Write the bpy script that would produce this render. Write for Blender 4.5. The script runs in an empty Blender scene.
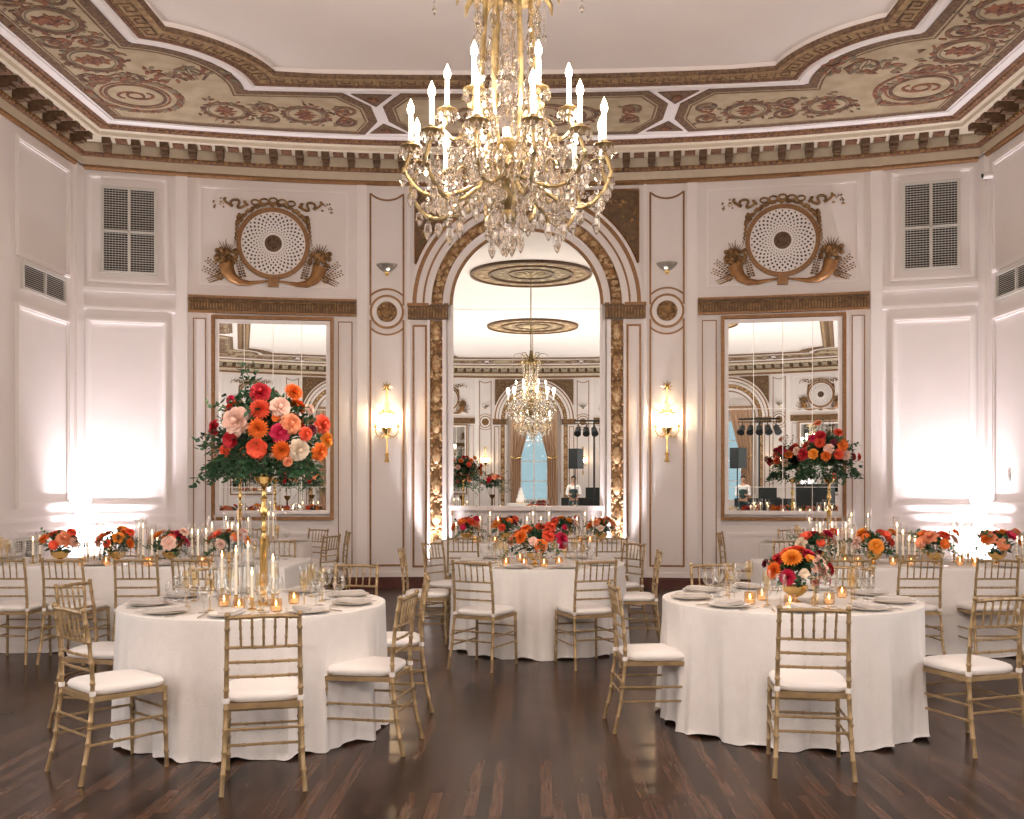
import bpy, bmesh, math, random
from mathutils import Vector, Matrix
from mathutils.geometry import tessellate_polygon
R = math.radians
PI = math.pi
sc = bpy.context.scene
COL = sc.collection
rng = random.Random(7)

# ------------------------------------------------------------------ camera model
F, HZ, H = 995.0, 481.0, 1.6
TH = R(1.509)
CT, ST = math.cos(TH), math.sin(TH)
CX = 0.176
def room(px, d, dy=0.0):
    """room XY of image column px at depth d"""
    x = (px - 512) / F * d
    return (CX + x * CT - d * ST, d * CT + x * ST)
def zat(py, d):
    return H + (HZ - py) / F * d

# ------------------------------------------------------------------ room constants
W, D0, RB = 6.32, 15.0, 19.8
CYB = D0 - RB
YC = CYB + math.sqrt(RB * RB - W * W)          # corner Y
YM = 1.0                                       # middle of the room
YO = 2 * YM - YC
ZW = 6.6

# ------------------------------------------------------------------ materials
def mat(name, col, rough=0.5, metal=0.0, noise=0.0, nscale=8.0, bump=0.0, bscale=60.0, col2=None, trans=0.0, ior=1.45, emis=None, estr=0.0, sheen=0.0, sss=0.0):
    m = bpy.data.materials.new(name); m.use_nodes = True
    nt = m.node_tree; b = nt.nodes['Principled BSDF']
    b.inputs['Base Color'].default_value = (*col, 1)
    b.inputs['Roughness'].default_value = rough
    b.inputs['Metallic'].default_value = metal
    b.inputs['IOR'].default_value = ior
    b.inputs['Transmission Weight'].default_value = trans
    if emis:
        b.inputs['Emission Color'].default_value = (*emis, 1); b.inputs['Emission Strength'].default_value = estr
    if sheen: b.inputs['Sheen Weight'].default_value = sheen
    tc = nt.nodes.new('ShaderNodeTexCoord')
    if noise or col2:
        n = nt.nodes.new('ShaderNodeTexNoise'); n.inputs['Scale'].default_value = nscale; n.inputs['Detail'].default_value = 5
        nt.links.new(tc.outputs['Object'], n.inputs['Vector'])
        cr = nt.nodes.new('ShaderNodeValToRGB')
        c2 = col2 or tuple(max(0, c * (1 - noise)) for c in col)
        cr.color_ramp.elements[0].position = 0.38; cr.color_ramp.elements[1].position = 0.62
        cr.color_ramp.elements[0].color = (*c2, 1); cr.color_ramp.elements[1].color = (*col, 1)
        nt.links.new(n.outputs['Fac'], cr.inputs['Fac']); nt.links.new(cr.outputs['Color'], b.inputs['Base Color'])
    if bump:
        n2 = nt.nodes.new('ShaderNodeTexNoise'); n2.inputs['Scale'].default_value = bscale; n2.inputs['Detail'].default_value = 3
        nt.links.new(tc.outputs['Object'], n2.inputs['Vector'])
        bp = nt.nodes.new('ShaderNodeBump'); bp.inputs['Strength'].default_value = bump; bp.inputs['Distance'].default_value = 0.02
        nt.links.new(n2.outputs['Fac'], bp.inputs['Height']); nt.links.new(bp.outputs['Normal'], b.inputs['Normal'])
    return m

def clear_mat(name, tint, refl=0.12, rough=0.02):
    """thin clear glass: mostly see-through with a fresnel reflection"""
    m = bpy.data.materials.new(name); m.use_nodes = True
    nt = m.node_tree; nt.nodes.clear()
    out = nt.nodes.new('ShaderNodeOutputMaterial'); mx = nt.nodes.new('ShaderNodeMixShader')
    t = nt.nodes.new('ShaderNodeBsdfTransparent'); t.inputs['Color'].default_value = (*tint, 1)
    g = nt.nodes.new('ShaderNodeBsdfGlossy'); g.inputs['Roughness'].default_value = rough
    lw = nt.nodes.new('ShaderNodeLayerWeight'); lw.inputs['Blend'].default_value = 0.35
    ma = nt.nodes.new('ShaderNodeMath'); ma.operation = 'MULTIPLY_ADD'; ma.inputs[1].default_value = 0.75; ma.inputs[2].default_value = refl
    nt.links.new(lw.outputs['Facing'], ma.inputs[0]); nt.links.new(ma.outputs[0], mx.inputs['Fac'])
    nt.links.new(t.outputs[0], mx.inputs[1]); nt.links.new(g.outputs[0], mx.inputs[2]); nt.links.new(mx.outputs[0], out.inputs['Surface'])
    return m

def emit_mat(name, col, s):
    m = bpy.data.materials.new(name); m.use_nodes = True
    nt = m.node_tree; nt.nodes.clear()
    out = nt.nodes.new('ShaderNodeOutputMaterial'); e = nt.nodes.new('ShaderNodeEmission')
    e.inputs['Color'].default_value = (*col, 1); e.inputs['Strength'].default_value = s
    nt.links.new(e.outputs[0], out.inputs['Surface'])
    return m

M = {}
M['wall'] = mat('warm_white_wall_paint', (0.80, 0.745, 0.735), 0.45, noise=0.03, nscale=2.0)
M['mould'] = mat('white_moulding_paint', (0.84, 0.79, 0.78), 0.35)
M['ceil'] = mat('ceiling_plaster', (0.80, 0.735, 0.705), 0.8, noise=0.02, nscale=1.5)
M['goldline'] = mat('gilded_line', (0.30, 0.15, 0.06), 0.42, 0.3, noise=0.3, nscale=30)
M['relief'] = mat('antique_gilt_relief', (0.38, 0.22, 0.09), 0.45, 0.35, bump=0.7, bscale=60, col2=(0.17, 0.09, 0.04), nscale=14)
M['relief_light'] = mat('pale_gilt_relief', (0.72, 0.55, 0.32), 0.45, 0.3, bump=0.6, bscale=50, col2=(0.40, 0.19, 0.08), nscale=16)
M['brownred'] = mat('painted_red_brown_band', (0.25, 0.115, 0.058), 0.6, col2=(0.10, 0.045, 0.028), nscale=26, bump=0.3, bscale=40)
M['corn_cream'] = mat('cream_cornice_paint', (0.66, 0.57, 0.44), 0.6, noise=0.06)
M['corn_dark'] = mat('dark_bronze_bracket', (0.15, 0.085, 0.045), 0.6, noise=0.4, nscale=20)
M['field'] = mat('painted_ceiling_field', (0.44, 0.355, 0.235), 0.75, col2=(0.36, 0.28, 0.175), nscale=4)
M['field_dark'] = mat('painted_ceiling_border', (0.20, 0.12, 0.065), 0.75, col2=(0.10, 0.055, 0.035), nscale=24)
M['field_tan'] = mat('painted_ceiling_tan_border', (0.36, 0.25, 0.14), 0.75, col2=(0.20, 0.12, 0.065), nscale=18)
M['scroll'] = mat('painted_scrollwork', (0.21, 0.11, 0.06), 0.8, col2=(0.10, 0.055, 0.04), nscale=9)
M['scroll_red'] = mat('painted_rosettes', (0.30, 0.12, 0.06), 0.8, col2=(0.12, 0.055, 0.04), nscale=20)
M['scroll_grey'] = mat('painted_grey_leaves', (0.17, 0.14, 0.10), 0.8, col2=(0.25, 0.18, 0.11), nscale=12)
M['key'] = mat('key_pattern_gold', (0.40, 0.27, 0.13), 0.55, 0.2, col2=(0.24, 0.14, 0.07), nscale=14)
M['gold'] = mat('polished_brass', (0.80, 0.56, 0.22), 0.22, 1.0)
M['goldchair'] = mat('gold_painted_wood', (0.41, 0.285, 0.15), 0.36, 0.4, noise=0.25, nscale=14)
M['cushion'] = mat('ivory_cushion_fabric', (0.77, 0.73, 0.715), 0.85, bump=0.15, bscale=200)
M['linen'] = mat('ivory_linen', (0.76, 0.725, 0.71), 0.85, noise=0.03, nscale=12, bump=0.25, bscale=130)
M['napkin'] = mat('grey_linen_napkin', (0.62, 0.575, 0.55), 0.9, bump=0.2, bscale=120)
M['china'] = mat('white_china', (0.85, 0.83, 0.81), 0.15)
M['silver'] = mat('silver_cutlery', (0.75, 0.68, 0.58), 0.2, 1.0)
M['mirror'] = mat('mirror_silvering', (0.80, 0.82, 0.80), 0.0, 1.0)
M['seam'] = mat('mirror_seam', (0.80, 0.78, 0.74), 0.3, 0.5)
M['glass'] = clear_mat('clear_thin_glass', (0.97, 0.97, 0.96), 0.05)
M['amber'] = clear_mat('amber_votive_glass', (1.0, 0.74, 0.45), 0.10)
M['goldglass'] = clear_mat('gold_tinted_glass', (0.98, 0.86, 0.62), 0.08)
M['wax'] = mat('ivory_wax', (0.9, 0.84, 0.76), 0.5, emis=(1.0, 0.78, 0.5), estr=0.15)
M['flame'] = emit_mat('candle_flame', (1.0, 0.62, 0.30), 9)
M['bulb'] = emit_mat('warm_bulb', (1.0, 0.80, 0.56), 22)
M['candlesleeve'] = mat('white_candle_sleeve', (0.88, 0.84, 0.80), 0.5)
M['antiquegold'] = mat('antique_brass', (0.36, 0.255, 0.12), 0.34, 0.75, noise=0.5, nscale=18)
M['shell'] = mat('silver_shell', (0.42, 0.40, 0.35), 0.3, 0.9)
M['dark'] = mat('black_equipment', (0.006, 0.008, 0.009), 0.5)
M['darkvent'] = mat('dark_vent_opening', (0.012, 0.016, 0.015), 0.8)
M['ventmetal'] = mat('vent_louvre_paint', (0.62, 0.60, 0.56), 0.4)
M['mahogany'] = mat('mahogany_baseboard', (0.12, 0.03, 0.02), 0.3, noise=0.3, nscale=6)
M['stem'] = mat('green_stem', (0.05, 0.11, 0.03), 0.6)
M['leaf'] = mat('dark_green_leaf', (0.035, 0.11, 0.045), 0.45, col2=(0.018, 0.06, 0.03), nscale=9)
M['leaf2'] = mat('light_green_leaf', (0.12, 0.22, 0.10), 0.5, col2=(0.06, 0.13, 0.07), nscale=9)
PET = {'orange': ((0.90, 0.24, 0.035), (0.80, 0.15, 0.02)), 'coral': ((0.86, 0.13, 0.055), (0.75, 0.07, 0.03)), 'red': ((0.55, 0.012, 0.025), (0.38, 0.006, 0.015)),
       'magenta': ((0.66, 0.02, 0.09), (0.48, 0.01, 0.06)), 'blush': ((0.88, 0.62, 0.52), (0.80, 0.48, 0.38)), 'peach': ((0.90, 0.40, 0.22), (0.82, 0.26, 0.12)),
       'amber': ((0.90, 0.38, 0.04), (0.82, 0.22, 0.02)), 'cream': ((0.86, 0.74, 0.60), (0.78, 0.62, 0.46)), 'burgundy': ((0.16, 0.008, 0.03), (0.09, 0.004, 0.015))}
for k, (c, c2) in PET.items():
    M['pet_' + k] = mat(k + '_petals', c, 0.55, col2=c2, nscale=18)
M['curtain'] = mat('tan_silk_curtain', (0.50, 0.33, 0.22), 0.6)
M['stain'] = None

def crystal_mat():
    m = bpy.data.materials.new('cut_crystal'); m.use_nodes = True
    nt = m.node_tree; nt.nodes.clear()
    out = nt.nodes.new('ShaderNodeOutputMaterial'); g = nt.nodes.new('ShaderNodeBsdfGlass')
    g.inputs['IOR'].default_value = 1.5; g.inputs['Roughness'].default_value = 0.02; g.inputs['Color'].default_value = (1, 0.97, 0.93, 1)
    t = nt.nodes.new('ShaderNodeBsdfTransparent'); mx = nt.nodes.new('ShaderNodeMixShader'); mx.inputs['Fac'].default_value = 0.25
    nt.links.new(g.outputs[0], mx.inputs[1]); nt.links.new(t.outputs[0], mx.inputs[2])
    nt.links.new(mx.outputs[0], out.inputs['Surface'])
    return m
M['crystal'] = crystal_mat()

def floor_mat():
    m = bpy.data.materials.new('dark_walnut_strip_floor'); m.use_nodes = True
    nt = m.node_tree; b = nt.nodes['Principled BSDF']; L = nt.links.new
    tc = nt.nodes.new('ShaderNodeTexCoord'); mp = nt.nodes.new('ShaderNodeMapping'); mp.inputs['Rotation'].default_value = (0, 0, R(90))
    L(tc.outputs['Object'], mp.inputs['Vector'])
    br = nt.nodes.new('ShaderNodeTexBrick'); L(mp.outputs['Vector'], br.inputs['Vector'])
    br.inputs['Scale'].default_value = 1.0; br.inputs['Brick Width'].default_value = 0.95; br.inputs['Row Height'].default_value = 0.062
    br.inputs['Mortar Size'].default_value = 0.0016; br.inputs['Mortar Smooth'].default_value = 0.2; br.inputs['Bias'].default_value = -0.1
    br.inputs['Color1'].default_value = (0.024, 0.0145, 0.011, 1); br.inputs['Color2'].default_value = (0.090, 0.046, 0.029, 1)
    br.inputs['Mortar'].default_value = (0.006, 0.004, 0.003, 1)
    br.offset = 0.37; br.offset_frequency = 2
    mp2 = nt.nodes.new('ShaderNodeMapping'); mp2.inputs['Scale'].default_value = (30, 1.6, 1)
    L(tc.outputs['Object'], mp2.inputs['Vector'])
    n = nt.nodes.new('ShaderNodeTexNoise'); n.inputs['Scale'].default_value = 2.0; n.inputs['Detail'].default_value = 6; L(mp2.outputs['Vector'], n.inputs['Vector'])
    mr = nt.nodes.new('ShaderNodeMapRange'); mr.inputs['From Min'].default_value = 0.3; mr.inputs['From Max'].default_value = 0.7; mr.inputs['To Min'].default_value = 0.65; mr.inputs['To Max'].default_value = 1.45
    L(n.outputs['Fac'], mr.inputs['Value'])
    mul = nt.nodes.new('ShaderNodeVectorMath'); mul.operation = 'SCALE'; L(br.outputs['Color'], mul.inputs[0]); L(mr.outputs['Result'], mul.inputs['Scale'])
    L(mul.outputs['Vector'], b.inputs['Base Color'])
    n3 = nt.nodes.new('ShaderNodeTexNoise'); n3.inputs['Scale'].default_value = 3.0; L(tc.outputs['Object'], n3.inputs['Vector'])
    mr2 = nt.nodes.new('ShaderNodeMapRange'); mr2.inputs['To Min'].default_value = 0.20; mr2.inputs['To Max'].default_value = 0.30; L(n3.outputs['Fac'], mr2.inputs['Value'])
    L(mr2.outputs['Result'], b.inputs['Roughness'])
    bp = nt.nodes.new('ShaderNodeBump'); bp.inputs['Strength'].default_value = 0.25; bp.inputs['Distance'].default_value = 0.004; L(br.outputs['Fac'], bp.inputs['Height']); bp.invert = True
    L(bp.outputs['Normal'], b.inputs['Normal'])
    b.inputs['Specular IOR Level'].default_value = 0.12
    return m
M['floor'] = floor_mat()

# ------------------------------------------------------------------ mesh builder
class MB:
    def __init__(s): s.v = []; s.f = []
    def add(s, vs, fs, T=None):
        k = len(s.v)
        s.v += [tuple(T @ Vector(p)) if T else tuple(p) for p in vs]
        s.f += [tuple(i + k for i in f) for f in fs]
        return s
    def box(s, c, size, T=None):
        x, y, z = c; a, b, h = size[0] / 2, size[1] / 2, size[2] / 2
        vs = [(x + i * a, y + j * b, z + k * h) for k in (-1, 1) for j in (-1, 1) for i in (-1, 1)]
        return s.add(vs, [(0, 2, 3, 1), (4, 5, 7, 6), (0, 1, 5, 4), (2, 6, 7, 3), (0, 4, 6, 2), (1, 3, 7, 5)], T)
    def lathe(s, prof, c=(0, 0, 0), n=12, T=None, cap=True):
        vs = []; fs = []
        for r, z in prof:
            for i in range(n):
                a = 2 * PI * i / n
                vs.append((c[0] + r * math.cos(a), c[1] + r * math.sin(a), c[2] + z))
        for j in range(len(prof) - 1):
            for i in range(n):
                k = (i + 1) % n
                fs.append((j * n + i, j * n + k, (j + 1) * n + k, (j + 1) * n + i))
        if cap:
            if prof[0][0] > 1e-6: fs.append(tuple(range(n - 1, -1, -1)))
            if prof[-1][0] > 1e-6: fs.append(tuple((len(prof) - 1) * n + i for i in range(n)))
        return s.add(vs, fs, T)
    def tube(s, pts, r, n=6, T=None, flat=None):
        pts = [Vector(p) for p in pts]
        rs = r if isinstance(r, (list, tuple)) else [r] * len(pts)
        vs = []; fs = []; up = Vector((0, 0, 1)); prev = None
        for i, p in enumerate(pts):
            t = (pts[min(i + 1, len(pts) - 1)] - pts[max(i - 1, 0)])
            if t.length < 1e-9: t = Vector((0, 0, 1))
            t.normalize()
            if prev is None:
                a = t.cross(Vector((0, 1, 0)) if abs(t.y) < 0.9 else Vector((1, 0, 0))).normalized()
            else:
                a = (prev - t * prev.dot(t))
                a = a.normalized() if a.length > 1e-6 else t.orthogonal().normalized()
            prev = a; b = t.cross(a)
            for k in range(n):
                w = 2 * PI * k / n
                vs.append(p + (a * math.cos(w) + b * math.sin(w)) * rs[i])
        for j in range(len(pts) - 1):
            for i in range(n):
                k = (i + 1) % n
                fs.append((j * n + i, j * n + k, (j + 1) * n + k, (j + 1) * n + i))
        fs.append(tuple(range(n - 1, -1, -1))); fs.append(tuple((len(pts) - 1) * n + i for i in range(n)))
        return s.add(vs, fs, T)
    def ball(s, c, r, n=8, m=6, sc_=(1, 1, 1), T=None):
        prof = [(max(1e-7, math.sin(PI * j / m)) * r, -math.cos(PI * j / m) * r) for j in range(m + 1)]
        S = Matrix.Translation(c) @ Matrix.Diagonal((*sc_, 1))
        return s.lathe(prof, (0, 0, 0), n, (T @ S) if T else S, cap=False)
    def prism(s, poly, z0, z1, T=None):
        n = len(poly)
        vs = [(p[0], p[1], z0) for p in poly] + [(p[0], p[1], z1) for p in poly]
        tris = tessellate_polygon([[Vector((p[0], p[1], 0)) for p in poly]])
        fs = [tuple(t) for t in tris] + [tuple(n + i for i in reversed(t)) for t in tris]
        fs += [(i, (i + 1) % n, n + (i + 1) % n, n + i) for i in range(n)]
        return s.add(vs, fs, T)
    def map(s, fn): s.v = [tuple(fn(*p)) for p in s.v]; return s
    def mesh(s, name, m, smooth=True):
        me = bpy.data.meshes.new(name); me.from_pydata(s.v, [], s.f); me.update()
        if m: me.materials.append(m if not isinstance(m, str) else M[m])
        bm = bmesh.new(); bm.from_mesh(me); bmesh.ops.recalc_face_normals(bm, faces=bm.faces); bm.to_mesh(me); bm.free()
        if smooth:
            me.shade_smooth()
            try: me.set_sharp_from_angle(angle=R(38))
            except Exception: pass
        return me
    def build(s, name, m, parent=None, smooth=True, loc=None, **k):
        return link(name, s.mesh(name, m, smooth), parent, loc, **k)

def link(name, me, parent=None, loc=None, rz=0.0, label=None, cat=None, group=None, kind=None):
    o = bpy.data.objects.new(name, me); COL.objects.link(o)
    if parent is not None: o.parent = parent
    if loc is not None: o.location = loc
    if rz: o.rotation_euler = (0, 0, rz)
    return tag(o, label, cat, group, kind)
def tag(o, label=None, cat=None, group=None, kind=None):
    if label: o['label'] = label
    if cat: o['category'] = cat
    if group: o['group'] = group
    if kind: o['kind'] = kind
    return o
def thing(name, label, cat, loc=(0, 0, 0), rz=0.0, group=None, kind=None):
    o = bpy.data.objects.new(name, None); COL.objects.link(o); o.empty_display_size = 0.1
    o.location = loc; o.rotation_euler = (0, 0, rz)
    return tag(o, label, cat, group, kind)
KIDS = {}
def copy_tree(o, parent=None, top=True, **k):
    c = o.copy(); COL.objects.link(c)
    if parent is not None: c.parent = parent
    ch = KIDS.get(o.name)
    if ch is None: ch = KIDS[o.name] = list(o.children)
    for x in ch: copy_tree(x, c, False)
    if top:
        if 'loc' in k: c.location = k['loc']
        if 'rz' in k: c.rotation_euler = (0, 0, k['rz'])
        tag(c, k.get('label'), k.get('cat'), k.get('group'))
    return c
class Proto:
    """first call places the prototype itself, later calls place copies"""
    def __init__(s, o): s.o = o; s.used = False
    def put(s, loc, rz, label, group=None, scale=None, rot=None):
        if not s.used:
            s.used = True; o = s.o; KIDS[o.name] = list(o.children); o.location = loc; o.rotation_euler = (0, 0, rz); tag(o, label, None, group)
        else: o = copy_tree(s.o, loc=loc, rz=rz, label=label, group=group)
        if scale: o.scale = (scale,) * 3
        else: o.scale = (1, 1, 1)
        if rot: o.rotation_euler = rot
        return o
# ------------------------------------------------------------------ wall coordinate systems: (u along the wall, z up, o out into the room)
def wback(u, z, o=0.0):
    y = math.sqrt(max(0, RB * RB - u * u)); return (u - o * u / RB, CYB + y - o * y / RB, z)
def wopp(u, z, o=0.0):
    x, y, z = wback(u, z, o); return (x, 2 * YM - y, z)
def wleft(u, z, o=0.0): return (-W + o, u, z)
def wright(u, z, o=0.0): return (W - o, u, z)
def hit_back(px):
    """u on the back wall seen at column px"""
    lo, hi = 10.0, 16.0
    for _ in range(50):
        d = (lo + hi) / 2; X, Y = room(px, d)
        if X * X + (Y - CYB) ** 2 > RB * RB: hi = d
        else: lo = d
    return X, d
def U(px): return hit_back(px)[0]
def ZB(px, py): return zat(py, hit_back(px)[1])
def hit_side(px):
    lo, hi = 5.0, 16.0
    for _ in range(50):
        d = (lo + hi) / 2; X, Y = room(px, d)
        if abs(X) > W: hi = d
        else: lo = d
    return Y, d
def wbox(mb, u0, u1, z0, z1, o0, o1, fn, step=0.25):
    """box in wall space, cut along u so it follows the curve"""
    n = max(1, int(abs(u1 - u0) / step + 0.999)); vs = []; fs = []
    for i in range(n + 1):
        u = u0 + (u1 - u0) * i / n
        vs += [fn(u, z0, o0), fn(u, z1, o0), fn(u, z1, o1), fn(u, z0, o1)]
    for i in range(n):
        a = i * 4; b = a + 4
        fs += [(a + k, a + (k + 1) % 4, b + (k + 1) % 4, b + k) for k in range(4)]
    fs += [(0, 3, 2, 1), (n * 4, n * 4 + 1, n * 4 + 2, n * 4 + 3)]
    mb.add(vs, fs); return mb
def wframe(mb, u0, u1, z0, z1, w, o0, o1, fn):
    wbox(mb, u0, u1, z0, z0 + w, o0, o1, fn); wbox(mb, u0, u1, z1 - w, z1, o0, o1, fn)
    wbox(mb, u0, u0 + w, z0 + w, z1 - w, o0, o1, fn); wbox(mb, u1 - w, u1, z0 + w, z1 - w, o0, o1, fn); return mb
def wmould(mb, u0, u1, z0, z1, fn, w=0.06):
    """two-step raised panel moulding"""
    wframe(mb, u0, u1, z0, z1, w, 0, 0.022, fn); wframe(mb, u0 + w * .3, u1 - w * .3, z0 + w * .3, z1 - w * .3, w * .35, 0.02, 0.034, fn); return mb
def arc_ring(mb, cu, cz, r0, r1, a0, a1, o0, o1, fn, n=40):
    vs = []; fs = []
    for i in range(n + 1):
        a = a0 + (a1 - a0) * i / n; c, s_ = math.cos(a), math.sin(a)
        vs += [fn(cu + r0 * c, cz + r0 * s_, o0), fn(cu + r1 * c, cz + r1 * s_, o0), fn(cu + r1 * c, cz + r1 * s_, o1), fn(cu + r0 * c, cz + r0 * s_, o1)]
    for i in range(n):
        a = i * 4; b = a + 4
        fs += [(a + k, a + (k + 1) % 4, b + (k + 1) % 4, b + k) for k in range(4)]
    if abs(a1 - a0) < 2 * PI - 1e-3: fs += [(0, 3, 2, 1), (n * 4, n * 4 + 1, n * 4 + 2, n * 4 + 3)]
    mb.add(vs, fs); return mb
def blob0(m, fn, u, z, r, o):
    k0 = len(m.v); m.ball((u, z, o), r, 6, 4, (1, 1, .7))
    for i in range(k0, len(m.v)): m.v[i] = fn(*m.v[i])
def S(name, mb, m, smooth=False): return mb.build(name, m, None, smooth, kind='structure')
def nt(): nt.k += 1; return 'trim_%d' % nt.k
nt.k = 0

# shell
M['relief_dark'] = mat('dark_gilt_ground', (0.17, 0.10, 0.05), 0.5, 0.2, noise=.4, nscale=20)
fl = MB(); pts = [(-W - .1, YO - .5), (W + .1, YO - .5)]
fl.prism([(-W - .1, YO - 1.5), (W + .1, YO - 1.5), (W + .1, D0 + .1), (-W - .1, D0 + .1)], -0.05, 0.0); S('floor', fl, 'floor')
mb = MB(); wbox(mb, -W, W, 0, ZW + .4, -0.12, 0, wback, 0.3); S('wall_back', mb, 'wall', True)
# opposite wall with a real window opening in its arch
CUa = 0.0
ARC_R = 1.075                                   # mirror arch radius
ZSP = ZB(526, 306)                              # springing height
WO = 0.62                                       # half width of the opposite window
mb = MB(); wbox(mb, -W, -WO, 0, ZW + .4, -0.12, 0, wopp, 0.3); wbox(mb, WO, W, 0, ZW + .4, -0.12, 0, wopp, 0.3)
wbox(mb, -WO, WO, 0, 0.75, -0.12, 0, wopp); wbox(mb, -WO, WO, 4.15, ZW + .4, -0.12, 0, wopp); S('wall_front', mb, 'wall', True)
ADDED_WINS = [(-9.0, -7.2), (-5.6, -3.8), (-2.2, -0.4), (1.4, 3.2), (5.0, 6.8)]  # unseen side-wall windows, added so fill light can enter the room
for nm, fn in (('wall_left', wleft), ('wall_right', wright)):
    mb = MB(); y = YO
    for a, b in ADDED_WINS:
        wbox(mb, y, a, 0, ZW + .4, -0.12, 0, fn, 99); wbox(mb, a, b, 0, 0.8, -0.12, 0, fn, 99); wbox(mb, a, b, 4.2, ZW + .4, -0.12, 0, fn, 99); y = b
    wbox(mb, y, YC, 0, ZW + .4, -0.12, 0, fn, 99); S(nm, mb, 'wall')
M['daylight'] = emit_mat('overcast_sky_seen_through_window', (0.60, 0.82, 0.92), 0.6)
M['pane'] = clear_mat('window_pane_glass', (0.96, 0.98, 0.98), 0.04)
wk = 0
def make_window(a, b, z0, z1, fn):
    global wk
    wk += 1
    f = MB(); wframe(f, a, b, z0, z1, .07, -.10, .03, fn)
    wbox(f, (a + b) / 2 - .025, (a + b) / 2 + .025, z0, z1, -.07, -.02, fn, 99)
    for k in (1, 2, 3): z = z0 + (z1 - z0) * k / 4; wbox(f, a, b, z - .02, z + .02, -.07, -.02, fn, 99)
    fo = f.build('window_%d' % wk, 'mould', None, False, kind='structure')
    g = MB(); wbox(g, a + .05, b - .05, z0 + .05, z1 - .05, -.06, -.05, fn, 99); g.build('pane', 'pane', fo, False)
for fn in (wleft, wright):
    for a, b in ADDED_WINS: make_window(a, b, .8, 4.2, fn)
make_window(-WO, WO, .75, 4.15, wopp)
# overcast sky well outside the windows
mb = MB()
mb.box((-W - 3.5, YM - 2, 3.2), (.02, 26, 9)); mb.box((W + 3.5, YM - 2, 3.2), (.02, 26, 9)); mb.box((0, YO - 5.2, 3), (9, .02, 8))
S('sky_backdrop', mb, 'daylight')

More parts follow.
